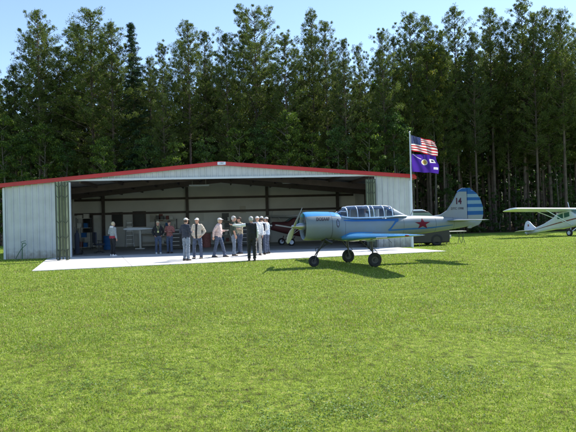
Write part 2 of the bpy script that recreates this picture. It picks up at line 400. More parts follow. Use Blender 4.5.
for (a, c), (a2, c2) in zip(hd_, hd_[1:]):
    lo1, lo2 = min(HEAD, c-.06), min(HEAD, c2-.06); m.add([(a, -.09, lo1), (a2, -.09, lo2), (a2, -.09, c2), (a, -.09, c), (a, -.01, lo1), (a2, -.01, lo2), (a2, -.01, c2), (a, -.01, c)], [(0, 1, 2, 3), (7, 6, 5, 4), (0, 4, 5, 1), (3, 2, 6, 7)])
m.build('door_header', 'trim', hang)
for x, sg in ((0, -1), (W, 1)):
    m = MB(); T = Matrix.Translation((x, 0, 0)) @ Matrix.Rotation(math.pi/2, 4, 'Z')
    mm = MB(); ribbed(mm, .01, DEP, 0, (EAVE if x == 0 else ER)-.02, 0, sgn=-sg); m.add(mm.v, mm.f, 0, T); m.build('side_wall', 'panel', hang)
    m = MB(); m.box((x-sg*.12, DEP/2+.1, EAVE/2-.03), (.08, DEP-.3, EAVE-.08)); m.build('side_liner', 'liner', hang)
m = MB(); m.prism([(.05, 0), (W-.05, 0), (W-.05, ER-.05), (PU, PEAK-.05), (.05, EAVE-.05)], DEP-.1, DEP); m.build('back_wall', 'liner', hang)
m = MB()
for sg in (-1, 1):
    e = (W/2+sg*(W/2+.18)); ze = rz_(e)
    m.prism([(PU, PEAK), (e, ze), (e, ze+.08), (PU, PEAK+.08)], -.12, DEP+.15)
m.build('roof', ['roof_out'], hang)
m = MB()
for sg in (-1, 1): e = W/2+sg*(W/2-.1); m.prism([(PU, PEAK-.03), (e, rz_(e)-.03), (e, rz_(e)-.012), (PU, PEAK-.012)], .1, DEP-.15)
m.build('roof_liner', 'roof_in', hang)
m = MB()
for sg in (-1, 1):
    e = (W/2+sg*(W/2+.22)); ze = rz_(e)
    m.prism([(PU, PEAK-.07), (e, ze-.07), (e, ze+.10), (PU, PEAK+.10)], -.20, -.125)
    m.prism([(PU, PEAK+.10), (e, ze+.10), (e, ze+.125), (PU, PEAK+.125)], -.22, -.02)
fas = m.build('fascia', 'fascia', hang)
for x in (-.24, W+.24):
    m = MB(); m.box((x, DEP/2, rz_(x)-.02), (.1, DEP+.3, .16)); m.build('eave_gutter', 'fascia', hang)
up = uof(223)
m = MB(); m.box((up, -.25, rz_(up)+.02), (.42, .06, .15)); sg_ = m.build('ridge_plate', 'white', hang, bevel=.01)
textmesh('1997', .11, lambda a, b: (up+a, -.283, rz_(up)+.02+b), 'ink', 'plate_lettering', sg_)
for u in (.0, W): m = MB(); m.box((u+(.04 if u == 0 else -.04), -.03, EAVE/2-.05), (.11, .07, EAVE-.1)); m.build('corner_trim', 'trim', hang)
m = MB(); m.box((W/2, .3+DEP/2, .0), (W-.3, DEP-.2, .05)); m.build('floor', 'floor', hang)
def clover(n):
    y = 3.2*(20/3.2)**NR.random(n); x = (NR.random(n)*2-1)*(y*.53+1.4)
    p = np.sin(x*2.1+1.7*np.sin(y*1.9))+np.sin(y*2.7+1.5*np.sin(x*1.6+1))+.6*np.sin(x*7+y*5)+.5*np.sin(y*9-x*4); k = (p+NR.normal(size=n)*1.1) > 1.9; x, y = x[k], y[k]; n = len(x)
    f = np.clip((17-y)/6, 0, 1); z = f*(.035*np.sin(x*.5+y*.31)+.03*np.sin(y*.8-x*.2+1))+.012+.02*NR.random(n)
    C = np.stack([x, y, z], 1); a = NR.random(n)*2*np.pi; r_ = .004+.004*NR.random(n); tx = NR.normal(size=n)*.35; ty = NR.normal(size=n)*.35
    V = np.empty((n, 6, 3))
    for i in range(6): c, d = np.cos(a+i*np.pi/3)*r_, np.sin(a+i*np.pi/3)*r_; V[:, i] = C+np.stack([c, d, c*tx+d*ty], 1)
    return V.reshape(-1, 3)
link('clover', npmesh('clover', clover(260000), 6, ['clover']), kind='stuff', label='small clover leaves scattered through the near lawn', cat='ground cover')
s = MB(); s.prism([(p.x, p.y) for p in (SLAB[0], SLAB[1], SLAB[2], HL(u2+.3, -.02), HL(u2-.1, .27), HL(u1+.1, .27), SLAB[3])], -.1, .03, 'z')
slab = s.build('concrete_apron', 'concrete', kind='structure')
# interior frames: columns, rafters, girts
def bx_uof(px, v):
    for k in range(60):
        pass
    r = ray(px, 222); d = Vector((math.cos(HA), math.sin(HA))); n_ = Vector((-d.y, d.x)); O = Vector((A.x, A.y))+n_*v
    return (r.x*O.y-r.y*O.x)/(r.y*d.x-r.x*d.y)
cols = [bx_uof(p, DEP-.3) for p in (103.5, 187.5, 267.5, 338)]
for u in cols:
    m = MB(); m.box((u, DEP-.28, rz_(u)/2-.05), (.2, .2, rz_(u)-.2)); m.build('wall_column', 'steel', hang)
for zz in (2.42, 3.42):
    m = MB(); m.box((W/2, DEP-.17, zz), (W-.6, .1, .16)); m.build('wall_girt', 'steel', hang)
for v in (4.3, 8.6):
    m = MB()
    for sg in (-1, 1):
        e = W/2+sg*(W/2-.3)
        m.prism([(PU, PEAK-.05), (e, EAVE-.07), (e, EAVE-.42), (PU, PEAK-.36)], v-.1, v+.1)
        m.box((e, v, EAVE/2-.15), (.25, .2, EAVE-.35))
    m.build('portal_frame', 'steel', hang)
for k in range(7):
    for sg in (-1, 1):
        u = W/2+sg*(1+k*1.45)
        if .3 < u < W-.3:
            m = MB(); m.box((u, DEP/2, rz_(u)-.14), (.08, DEP-.4, .18)); m.build('purlin', 'steel', hang)
for u in (uof(71.3), u2-.09):
    m = MB(); m.box((u, -.2 if u < 8 else .16, HEAD/2-.04), (.10, .14, HEAD-.05)); m.build('door_jamb', 'trim' if u < 5 else 'steel', hang)
# things on the back wall
def onback(px, py): 
    u = bx_uof(px, DEP-.12); P = HL(u, DEP-.12); q = at(px, py, P.y); return u, q.z
for (a, b, c, d) in ((113, 122, 213, 226), (134, 145, 212, 226), (84, 92, 214, 232)):
    ua, za = onback(a, d); ub, zb = onback(b, c)
    m = MB(); m.box(((ua+ub)/2, DEP-.13, (za+zb)/2), (ub-ua+.16, .05, zb-za+.14)); fo = m.build('window_frame' if a != 84 else 'notice_board', 'steel', hang)
    m = MB(); m.box(((ua+ub)/2, DEP-.16, (za+zb)/2), (ub-ua, .02, zb-za)); m.build('pane' if a != 84 else 'board_face', 'black', fo)
ua, za = onback(94, 245); ub, zb = onback(102, 216)
m = MB(); m.box(((ua+ub)/2, DEP-.14, 1.05), (ub-ua, .06, 2.1)); dr = m.build('back_door', 'offwhite', hang, bevel=.01)
m = MB(); m.ell((ua+.1, DEP-.2, 1.0), (.04, .05, .04)); m.build('door_knob', 'metal', dr, smooth=180)
# ceiling strip light (unlit)
for (a, b, py) in ((190, 210, 186.3), (283, 298, 181)):
    v = 6.5; ua = bx_uof(a, v); ub = bx_uof(b, v); P = HL(ua, v); z = min(at(a, py, P.y).z, rz_(ua)-.3)
    m = MB(); m.box(((ua+ub)/2, v, z+.05), (ub-ua, .28, .07)); fx = m.build('strip_light', 'white', hang, bevel=.01)
    m = MB()
    for q in (-.07, .07): m.tube([(ua+.05, v+q, z-.01), (ub-.05, v+q, z-.01)], .019, 8)
    for e in (ua+.2, ub-.2): m.tube([(e, v, z+.08), (e, v, rz_(e)-.05)], .008, 6)
    m.build('light_tube', 'offwhite', fx, smooth=40)

# folding gates
def gate(px0, px1, zt, nm, label, yoff=-.55):
    r = ray((px0+px1)/2, 222); D = (HL(uof((px0+px1)/2), yoff)).y
    xa, xb = gx(px0, D, 1.5), gx(px1, D, 1.5); wd = xb-xa
    t = empty('folding_gate', ((xa+xb)/2, D, 0.03), HA, label, 'gate', 'folded hangar door stacks')
    n = 4; h = zt-.12
    for k in range(n):
        x = -wd/2+wd*(k+.5)/n; ang = (R(28) if k % 2 else R(-28))
        m = MB(); T = Matrix.Translation((x, 0, 0)) @ Matrix.Rotation(ang, 4, 'Z'); m.box((0, 0, h/2+.12), (wd/n*.98, .02, h-.1), 0, T)
        m.build('leaf_panel', 'gate_sheet', t)
    for k in range(n+1):
        x = -wd/2+wd*k/n; m = MB(); m.box((x, -.15, h/2+.06), (.05, .05, h+.06)); m.build('post', 'gate_post', t)
    for zz in (.45, 1.05, 1.75, 2.9, h-.1):
        m = MB()
        for k in range(n):
            x0 = -wd/2+wd*k/n; x1 = x0+wd/n; q = .09 if k % 2 else -.09
            m.tube([(x0, -.16, zz-q), (x1, -.16, zz+q)], .016, 6)
        m.build('hinge_band', 'gate_post', t)
    for x in (-wd*.35, wd*.35):
        m = MB(); m.tube([(x, -.14, .5), (x, -.14, .04)], .022, 8); m.tube([(x, -.36, .03), (x, .16, .03)], .02, 8); m.build('foot_bolt', 'gate_post', t)
    return t
gate(57.5, 69.5, 3.62, 'g', 'tall olive green folded door stack at the left side of the hangar opening', -2.6)
gate(366.5, 375.5, 3.66, 'g', 'green folded door stack at the right side of the opening, behind the blue propeller plane', -.3)

# yard hydrant by the left wall
P = gr(23, 259.5); t = empty('yard_hydrant', (P.x, A.y+.02, 0), HA, 'thin green water hydrant with hose against the left ribbed wall', 'hydrant')
t.location = HL(uof(24), -.35)
m = MB(); m.tube([(0, 0, 0), (0, 0, .72), (.05, 0, .80), (.16, 0, .80)], .022, 8); m.build('pipe', 'deepgreen', t, smooth=50)
m = MB(); m.tube([(0, 0, .78), (-.05, 0, .86), (.18, 0, .92)], .014, 8); m.build('handle', 'deepgreen', t, smooth=50)
m = MB(); m.tube([(.16, 0, .80), (.2, 0, .74), (-.02, -.1, .5), (-.2, -.1, .2), (-.3, -.05, .02), (-.1, -.2, .02)], .016, 8); m.build('hose', 'deepgreen', t, smooth=50)

# ------------------------------------------------------------------ generic wheel / plane helpers
def wheel(parent, c, r, wdt, axis='y', name='wheel', rim='metal'):
    T = Matrix.Translation(c) @ (Matrix.Rotation(math.pi/2, 4, 'X') if axis == 'y' else Matrix.Rotation(math.pi/2, 4, 'Y'))
    h = wdt/2; m = MB(); rr = r*.58
    m.lathe([(rr, -h*.7), (r*.80, -h), (r*.94, -h*.8), (r, -h*.4), (r, h*.4), (r*.94, h*.8), (r*.80, h), (rr, h*.7), (rr, -h*.7)], 28, 0, T)
    wo = m.build(name, 'rubber', parent, smooth=50)
    m = MB(); m.lathe([(.001, -h*.55), (rr*.35, -h*.6), (rr*.4, -h*.3), (rr*.85, -h*.35), (rr, -h*.68), (rr, h*.68), (rr*.85, h*.35), (rr*.4, h*.3), (rr*.35, h*.6), (.001, h*.55)], 20, 0, T)
    return wo, (m, rim)
def foil(n=14):
    up = []; lo = []
    for i in range(n+1):
        x = .5*(1-math.cos(math.pi*i/n)); y = 5*(.2969*math.sqrt(x)-.126*x-.3516*x*x+.2843*x**3-.1015*x**4)
        c = .02*4*x*(1-x); up.append((x, y+c)); lo.append((x, -y*.8+c))
    return up[::-1]+lo[1:]
FO = foil()
def wingmesh(st, mats, name, parent, vertical=False, mf=None, smooth=60):
    rings = []
    for (y, xl, ch, z, th) in st:
        r = []
        for (fx, fy) in FO:
            p = (xl+fx*ch, y, z+fy*th*ch) if not vertical else (xl+fx*ch, fy*th*ch, y)
            r.append(p)
        rings.append(r)
    m = MB(); m.loft(rings, 0, None, True, mf); return m.build(name, mats, parent, smooth=smooth)

# ------------------------------------------------------------------ the blue trainer aeroplane
HUB = at(294.2, 229.5, 19.1)
YA = R(14.5)
yo = (HUB.x, HUB.y, 0)
yak = empty('trainer_aircraft', yo, YA, 'silver and blue propeller trainer aeroplane with red star parked in front of the hangar', 'aeroplane')
SEC = [(1.40, 1.38, .485, .46, .46, 2.1), (1.60, 1.37, .48, .46, .47, 2.15), (1.9, 1.36, .475, .42, .50, 2.3), (2.15, 1.34, .47, .34, .50, 2.6), (2.5, 1.33, .465, .30, .50, 2.8),
       (3.5, 1.33, .45, .30, .47, 2.7), (4.2, 1.33, .41, .31, .42, 2.5), (4.6, 1.33, .37, .33, .39, 2.3), (5.1, 1.33, .31, .32, .35, 2.2), (5.8, 1.34, .22, .26, .28, 2.1), (6.5, 1.35, .135, .19, .21, 2.), (7.0, 1.36, .07, .14, .15, 2.), (7.25, 1.36, .035, .09, .10, 2.)]
COW = [(.50, 1.38, .40, .40, .40, 2.), (.42, 1.38, .405, .405, .405, 2.), (.34, 1.38, .425, .425, .425, 2.), (.31, 1.38, .445, .445, .445, 2.), (.34, 1.38, .465, .465, .465, 2.), (.45, 1.38, .482, .482, .482, 2.), (.8, 1.38, .492, .485, .485, 2.05), (1.38, 1.38, .492, .47, .47, 2.1)]
def sec_at(x, S):
    for a, b in zip(S, S[1:]):
        if a[0] <= x <= b[0]:
            t = (x-a[0])/(b[0]-a[0]); return [a[i]+(b[i]-a[i])*t for i in range(6)]
    return S[0] if x < S[0][0] else S[-1]
def yside(x, z):
    S = SEC if x > 1.38 else COW[5:]
    _, zc, hw, ht, hb, n = sec_at(x, S); h = ht if z > zc else hb; q = min(.995, abs(z-zc)/h); return hw*(1-q**n)**(1/n)
def ring(s, n=56):
    x, zc, hw, ht, hb, e = s; r = []
    for k in range(n):
        a = 2*math.pi*(k+.5)/n; c, d = math.cos(a), math.sin(a)
        r.append((x, hw*math.copysign(abs(c)**(2/e), c), zc+(ht if d > 0 else hb)*math.copysign(abs(d)**(2/e), d)))
    return r
def refine(S, k=4):
    o = []
    for a, b in zip(S, S[1:]):
        for i in range(k): t = i/k; o.append([a[j]+(b[j]-a[j])*t for j in range(6)])
    return o+[list(S[-1])]
m = MB(); m.loft([ring(s) for s in refine(SEC, 3)]); m.build('fuselage', 'silver', yak, smooth=60)
topblue = lambda i, k: 1 if 8 <= k <= 19 else 0      # upper arc painted blue
m = MB(); m.loft([ring(s) for s in COW[:4]+refine(COW[4:], 3)], 0, None, False, lambda i, k: 1 if 7 <= k <= 20 else 0)
cw = m.build('cowling', ['silver', 'blue'], yak, smooth=60)
m = MB(); m.loft([ring((1.383, 1.38, .486, .464, .464, 2.1)), ring((1.40, 1.38, .486, .464, .464, 2.1))], 0, None, True); m.build('cowl_seam', 'dark_metal', cw)
# anti-glare nose deck, blue
m = MB(); vs = []; nn = 0; rr = []
for s in refine(SEC[:6], 5):
    if s[0] > 2.45: break
    full = ring([s[0], s[1], s[2]+.004, s[3]+.004, s[4]+.004, s[5]]); rr.append(full[7:22])
V = [v for r in rr for v in r]; k = len(rr[0])
m.add(V, [(i*k+j, i*k+j+1, (i+1)*k+j+1, (i+1)*k+j) for i in range(len(rr)-1) for j in range(k-1)]); m.build('nose_deck', 'blue', yak, smooth=60)
# engine face and shutters
T = Matrix.Translation((0, 0, 1.38)) @ Matrix.Rotation(math.pi/2, 4, 'Y')
m = MB(); m.lathe([(.001, .46), (.41, .47)], 32, 0, T); m.build('engine_bulkhead', 'black', cw)
m = MB()
for k in range(18):
    a = 2*math.pi*k/18; Tk = Matrix.Translation((.42, 0, 1.38)) @ Matrix.Rotation(a, 4, 'X'); m.box((0, 0, .25), (.01, .06, .26), 0, Tk @ Matrix.Rotation(R(30), 4, 'Z'))
m.build('cooling_shutter', 'dark_metal', cw)
m = MB(); m.lathe([(.001, -.10), (.035, -.09), (.055, -.03), (.065, .08), (.11, .18), (.12, .45)], 20, 0, T)
pr = m.build('propeller_hub', 'metal', yak, smooth=50)
for sg in (-1, 1):
    d = Vector((0, sg*math.cos(R(29)), -sg*math.sin(R(29))))   # far-side blade (+y) points down
    u = Vector((1, 0, 0)); v = d.cross(u)
    rings = []
    for (t, wd, th, tw) in ((.08, .045, .045, 60), (.2, .07, .04, 55), (.4, .115, .028, 45), (.7, .135, .02, 32), (.95, .125, .014, 26), (1.12, .09, .01, 23), (1.19, .04, .006, 22), (1.2, .01, .003, 22)):
        c, s_ = math.cos(R(tw)), math.sin(R(tw)); e1 = v*c+u*s_; e2 = u*c-v*s_
        rings.append([Vector((0, 0, 1.38))+d*t+e1*(.78*wd*math.cos(2*math.pi*q/12))+e2*(th*math.sin(2*math.pi*q/12)) for q in range(12)])
    m = MB(); m.loft(rings); m.build('propeller_blade', 'blade', pr, smooth=60)
# exhaust / intake
for q in (-1, 1): m = MB(); m.tube([(1.15, q*.22, .93), (1.3, q*.24, .84), (1.45, q*.25, .80)], [.05, .055, .055], 12); m.build('exhaust_pipe', 'dark_metal', yak, smooth=50)
# wings
def wst(sg):
    L_ = []
    for t in (0, .1, .3, .5, .7, .85, .94, .98, 1.0):
        y = sg*(.30+t*4.12); ch = 2.05-.95*t; xl = 1.88+.26*t; th = .15-.055*t
        if t > .9: k = {.94: .94, .98: .78, 1.0: .5}[t]; xl += ch*(1-k)*.45; ch *= k; th *= {.94: .85, .98: .6, 1.0: .15}[t]
        L_.append((y, xl, ch, .93+.035*abs(y), th))
    return L_
nf = len(FO)
for sg in (-1, 1):
    wo = wingmesh(wst(sg), ['blue', 'lightblue', 'silver'], 'wing', yak, mf=lambda i, k: 0 if (k < nf//2+2) else 1)
    m = MB()
    for (t0, t1) in ((.12, .52), (.54, .93)):      # flap and aileron outlines, hinge gap on the upper skin
        for t, u in ((t0, t1),):
            y0 = sg*(.30+t*4.12); y1 = sg*(.30+u*4.12)
            def P(y, f):
                tt = (abs(y)-.30)/4.12; ch = 2.05-.95*tt; xl = 1.88+.26*tt; th = .15-.055*tt
                x = f; yy = 5*(.2969*math.sqrt(x)-.126*x-.3516*x*x+.2843*x**3-.1015*x**4)+.08*x*(1-x); return (xl+f*ch, y, .93+.035*abs(y)+yy*th*ch+.004)
            n = 8; vs = []
            for q in range(n+1): y = y0+(y1-y0)*q/n; vs += [P(y, .735), P(y, .75)]
            m.add(vs, [(2*q, 2*q+1, 2*q+3, 2*q+2) for q in range(n)])
            for y in (y0, y1): a, b = P(y, .735), P(y, .985); a2, b2 = P(y+sg*.015, .735), P(y+sg*.015, .985); m.add([a, b, b2, a2], [(0, 1, 2, 3)])
    m.build('control_gap', 'dblue', wo)
    m = MB(); m.ell((2.45, sg*4.42, 1.085), (.09, .03, .022)); m.build('navigation_light', 'red' if sg < 0 else 'deepgreen', wo, smooth=180)
m = MB(); m.tube([(2.0, -3.9, 1.04), (1.55, -3.9, 1.03)], .014, 8); m.build('pitot_tube', 'metal', yak)
# tail fin, rudder
fin = [(5.45, 1.60), (5.9, 1.66), (6.15, 1.80), (6.38, 2.10), (6.55, 2.40), (6.65, 2.53), (6.78, 2.60), (6.95, 2.60), (6.95, 1.42), (6.2, 1.42), (5.5, 1.50)]
m = MB(); m.prism(fin, -.035, .035); m.build('tail_fin', ['silver'], yak, bevel=.03)
fcap = [(6.56, 2.435), (6.65, 2.53), (6.78, 2.60), (6.95, 2.60), (6.95, 2.47), (6.60, 2.47)]
m = MB(); m.prism([(6.585, 2.47), (6.66, 2.535), (6.78, 2.595), (6.95, 2.598), (6.95, 2.47)], -.039, .039); m.build('fin_cap', 'rudder_blue', yak)
def rte(z):   # rudder trailing edge x at height z
    pts = [(1.14, 7.05), (1.2, 7.35), (1.35, 7.52), (1.6, 7.60), (1.9, 7.60), (2.2, 7.50), (2.4, 7.36), (2.52, 7.2), (2.60, 7.0)]
    for (a, b), (c, d) in zip(pts, pts[1:]):
        if a <= z <= c: return b+(d-b)*(z-a)/(c-a)
    return 7.0
rud = empty('rudder', (0, 0, 0)); rud.parent = yak
bands = [(1.14, 1.62, 'silver'), (1.62, 1.76, 'rudder_blue'), (1.76, 1.90, 'rudder_pale'), (1.90, 2.02, 'rudder_blue'), (2.02, 2.15, 'rudder_pale'), (2.15, 2.26, 'rudder_blue'), (2.26, 2.38, 'rudder_pale'), (2.38, 2.47, 'rudder_blue'), (2.47, 2.60, 'rudder_blue')]
for (a, b, mt) in bands:
    m = MB(); n = 4; rings = []
    for q in range(n+1):
        z = a+(b-a)*q/n; x1 = rte(z); rings.append([(6.97, -.034, z), (7.1, -.036, z), (x1, -.006, z), (x1, .006, z), (7.1, .036, z), (6.97, .034, z)])
    m.loft(rings); m.build('rudder_band', mt, rud)
S_fin = -.040
textmesh('14', .30, lambda a, b: (6.60+a*.85, S_fin, 2.12+b), 'numred', 'tail_number', yak, font_bold=.012)
textmesh('DTC 1998', .115, lambda a, b: (6.55+a, S_fin, 1.86+b), 'ink', 'tail_lettering', yak, font_bold=.003)
for sg in (-1, 1):
    so_ = wingmesh([(sg*.03, 6.05, .95, 1.44, .08), (sg*.9, 6.2, .76, 1.44, .08), (sg*1.45, 6.32, .6, 1.44, .07), (sg*1.58, 6.42, .42, 1.44, .05), (sg*1.62, 6.52, .22, 1.44, .02)], ['silver', 'lightblue'], 'stabilizer', yak, mf=lambda i, k: 0)
    m = MB(); m.box((6.68, sg*.8, 1.475), (.012, 1.2, .006)); m.build('elevator_gap', 'dark_metal', so_)
# canopy
m = MB()
can = [(1.72, 1.70, .20, .09), (1.95, 1.66, .36, .235), (2.12, 1.64, .37, .35), (2.3, 1.62, .38, .41), (2.7, 1.61, .385, .43), (3.4, 1.61, .385, .43), (3.95, 1.62, .37, .41), (4.15, 1.63, .35, .37), (4.5, 1.64, .29, .20), (4.85, 1.63, .2, .06)]
def cring(x, z0, hw, h, n=17, g=0):
    r = []
    for k in range(n):
        a = math.pi*k/(n-1); c, d = math.cos(a), math.sin(a)
        r.append(Vector((x, (hw+g)*math.copysign(abs(c)**.75, c), z0-.02+(h+g)*abs(d)**.8)))
    return r
CR = [cring(*c) for c in can]; n = 17
def sheet(rings): 
    m = MB(); k = len(rings[0]); m.add([v for r in rings for v in r], [(i*k+j, i*k+j+1, (i+1)*k+j+1, (i+1)*k+j) for i in range(len(rings)-1) for j in range(k-1)]); return m
cg = sheet(CR).build('canopy', 'glass', yak, smooth=50)
def cint(x, g=0):
    for a, b in zip(can, can[1:]):
        if a[0] <= x <= b[0]:
            t = (x-a[0])/(b[0]-a[0]); return cring(x, *[a[i]+(b[i]-a[i])*t for i in (1, 2, 3)], g=g)
for x, wd in ((2.16, .045), (2.62, .03), (3.12, .05), (3.30, .03), (3.74, .03), (4.12, .045)):
    m = MB(); m.tube(cint(x, .004), wd/2, 6, cap=True); m.build('canopy_hoop', 'white', cg, smooth=60)
m = MB()
m.tube([v[8] for v in CR[2:8]], .016, 6); m.build('canopy_ridge', 'white', cg, smooth=60)
m = MB()
for e, q in ((0, 1), (16, -1)): m.tube([r[e]+Vector((0, q*.006, .025)) for r in CR], .024, 6)
m.build('canopy_sill', 'white', cg, smooth=60)
m = MB()
for e in (1, -1):
    m.tube([CR[0][8], CR[1][8+e*3], CR[2][8+e*5]], .014, 6)
m.build('windshield_bar', 'white', cg, smooth=60)
m = sheet([cint(x, .006) for x in (4.20, 4.4, 4.6, 4.84)]); m.build('canopy_fairing', 'silver', cg, smooth=50)
# cockpit interior
for x in (2.72, 3.62):
    m = MB(); m.box((x+.22, 0, 1.62), (.10, .42, .62)); m.box((x, 0, 1.36), (.42, .42, .10)); m.build('cockpit_seat', 'seat', yak, bevel=.03)
m = MB(); m.prism([(2.1, 1.5), (2.28, 1.5), (2.24, 1.80), (2.1, 1.72)], -.33, .33); m.prism([(3.12, 1.5), (3.22, 1.5), (3.22, 1.84), (3.12, 1.84)], -.3, .3); m.build('instrument_panel', 'black', yak)
# stripes on the sides
def strip(pts, matn, name, off=.004, both=True):
    """pts: list of (x, zlow, zhigh)"""
    for sg in ((-1, 1) if both else (-1,)):
        m = MB(); vs = []; K = 5
        P2 = []
        for a, b in zip(pts, pts[1:]):
            for i in range(6): t = i/6; P2.append([a[j]+(b[j]-a[j])*t for j in range(3)])
        P2.append(pts[-1])
        for (x, z0, z1) in P2:
            for k in range(K): z = z0+(z1-z0)*k/(K-1); vs.append((x, sg*(yside(x, z)+off), z))
        m.add(vs, [(i*K+j, i*K+j+1, (i+1)*K+j+1, (i+1)*K+j) for i in range(len(P2)-1) for j in range(K-1)])
        m.build(name, matn, yak, smooth=60)
strip([(1.95, 1.53, 1.56), (2.3, 1.50, 1.56), (4.35, 1.475, 1.56)], 'dblue', 'side_stripe')
strip([(3.85, 1.16, 1.18), (3.95, 1.16, 1.24), (4.25, 1.43, 1.52), (4.35, 1.46, 1.56), (4.4, 1.55, 1.56)], 'dblue', 'side_bolt', .007)
strip([(3.9, 1.14, 1.19), (5.3, 1.17, 1.22), (6.3, 1.27, 1.29)], 'dblue', 'lower_stripe', .0055)
strip([(1.75, .98, .985), (1.9, .98, 1.02), (2.2, 1.02, 1.13), (2.6, 1.09, 1.14), (3.2, 1.10, 1.12)], 'blue', 'wing_root_band')
# red stars both sides
def star(cx, cz, r, sg):
    vs = [(0, 0)]; fs = []
    for k in range(10):
        a = math.pi/2+k*math.pi/5; q = r if k % 2 == 0 else r*.40
        for f in (.25, .5, .75, 1.): vs.append((f*q*math.cos(a), f*q*math.sin(a)))
    for k in range(10):
        a, b = 1+4*k, 1+4*((k+1) % 10); fs.append((0, a, b))
        for f in range(3): fs.append((a+f, a+f+1, b+f+1, b+f))
    m = MB(); m.add([(cx+a, sg*(yside(cx+a, cz+b)+.012), cz+b) for a, b in vs], fs); return m
def old_star(cx, cz, r, sg):
    vs = [(0, 0)]; 
    for k in range(10):
        a = math.pi/2+k*math.pi/5; q = r if k % 2 == 0 else r*.40; vs.append((q*math.cos(a), q*math.sin(a)))
    m = MB(); m.add([(cx+a, sg*(yside(cx+a, cz+b)+.008), cz+b) for a, b in vs], [(0, k+1, (k+1) % 10+1) for k in range(10)]); return m
for sg in (-1, 1): star(5.20, 1.35, .20, sg).build('star_emblem', 'red', yak)
textmesh('DOSAAF', .15, lambda a, b: (.98+a*1.0, -(yside(.98+a*1.0, 1.60+b)+.014), 1.60+b), 'ink', 'cowl_lettering', yak, shear=.2, font_bold=.006)
# oval crest behind cowl
m = MB()
for (rx, rz2, of, mi) in ((.075, .14, .006, 0), (.045, .10, .009, 1)):
    vs = [(1.66, -(yside(1.66, 1.45)+of), 1.45)]+[(1.66+rx*math.cos(a), -(yside(1.66+rx*math.cos(a), 1.45+rz2*math.sin(a))+of), 1.45+rz2*math.sin(a)) for a in [2*math.pi*k/20 for k in range(20)]]
    m.add(vs, [(0, k+1, (k+1) % 20+1) for k in range(20)], mi)
m.build('nose_crest', ['ink', 'lightblue'], yak)
m = MB()
for a in range(3): m.box((1.66, -(yside(1.66, 1.45)+.012), 1.39+a*.055), (.05, .004, .02))
m.build('crest_bars', 'red', yak)
# panel lines
m = MB()
for x in (2.02, 4.62, 5.6, 6.35):
    s0 = sec_at(x, SEC); r0 = ring([x-.004, *s0[1:2], s0[2]+.002, s0[3]+.002, s0[4]+.002, s0[5]]); r1 = ring([x+.004, *s0[1:2], s0[2]+.002, s0[3]+.002, s0[4]+.002, s0[5]])
    m.loft([r0, r1], 0, None, False)
m.build('panel_line', 'dark_metal', yak)
m = MB(); m.tube([(4.0, 0, .90), (4.25, 0, .70)], .008, 6); m.tube([(5.0, 0, 1.64), (5.1, 0, 1.95)], .006, 6); m.build('antenna', 'dark_metal', yak)
# gear
for sg in (-1, 1):
    yw = sg*1.16; gob = empty('main_gear', (0, 0, 0)); gob.parent = yak
    m = MB(); m.tube([(2.62, yw, .92), (2.66, yw, .55)], .045, 12); m.tube([(2.66, yw, .58), (2.70, yw, .26)], .028, 10)
    m.tube([(2.70, yw, .26), (2.70, yw+sg*-.02, .25), (2.70, yw+sg*.16, .25)], .028, 10); m.build('leg', 'dark_metal', gob, smooth=50)
    m = MB(); m.tube([(2.25, yw-sg*.25, .93), (2.66, yw, .52)], .022, 8); m.tube([(2.72, yw, .6), (2.84, yw, .48), (2.72, yw, .33)], .014, 8); m.build('brace', 'dark_metal', gob, smooth=50)
    m = MB(); m.box((2.60, yw, .86), (.3, .16, .04)); m.build('gear_door', 'lightblue', gob)
    wo, (rm, rn) = wheel(gob, (2.70, yw+sg*.10, .238), .238, .15); rm.build('rim', 'dark_metal', gob, smooth=40)
ng = empty('nose_gear', (0, 0, 0)); ng.parent = yak
m = MB(); m.tube([(1.22, 0, .93), (.98, 0, .58), (.90, 0, .46)], [.045, .04, .03], 12)
for q in (-1, 1): m.tube([(.92, 0, .50), (.88, q*.085, .43), (.78, q*.085, .205)], .02, 8)
m.tube([(.78, -.09, .205), (.78, .09, .205)], .02, 8); m.build('leg', 'dark_metal', ng, smooth=50)
m = MB(); m.tube([(1.62, 0, .93), (1.0, 0, .60)], .022, 8); m.tube([(1.02, .06, .66), (.86, .06, .62), (.90, .06, .46)], .014, 8); m.build('brace', 'dark_metal', ng, smooth=50)
wo, (rm, rn) = wheel(ng, (.78, 0, .19), .19, .12); rm.build('rim', 'dark_metal', ng, smooth=40)

# fit the stations along the fuselage to the real proportions seen (children sit at identity under the root)
KN = [(-1, -1), (.5, .5), (1.4, 1.25), (1.9, 1.62), (2.7, 2.28), (3.85, 3.32), (4.85, 4.17), (5.45, 5.15), (7.6, 7.42), (9, 8.8)]
def warp(x):
    for a, b in zip(KN, KN[1:]):
        if x <= b[0]: return a[1]+(b[1]-a[1])*(x-a[0])/(b[0]-a[0])
    return x
def desc(o):
    for c in bpy.data.objects:
        if c.parent == o: yield c; yield from desc(c)
GEAR = {}
for g_ in [o for o in bpy.data.objects if o.parent == yak and o.name.split('.')[0] in ('main_gear', 'nose_gear')]:
    dx = -.27 if g_.name.startswith('main') else -.10
    for o in desc(g_): GEAR[o.name] = dx
for o in desc(yak):
    if o.type != 'MESH': continue
    n = len(o.data.vertices); co = np.empty(n*3, np.float32); o.data.vertices.foreach_get('co', co); co = co.reshape(-1, 3)
    if o.name in GEAR: co[:, 0] += GEAR[o.name]
    else: co[:, 0] = [warp(x) for x in co[:, 0]]
    o.data.vertices.foreach_set('co', co.ravel()); o.data.update()
yak.scale = (.95, .96, .985)

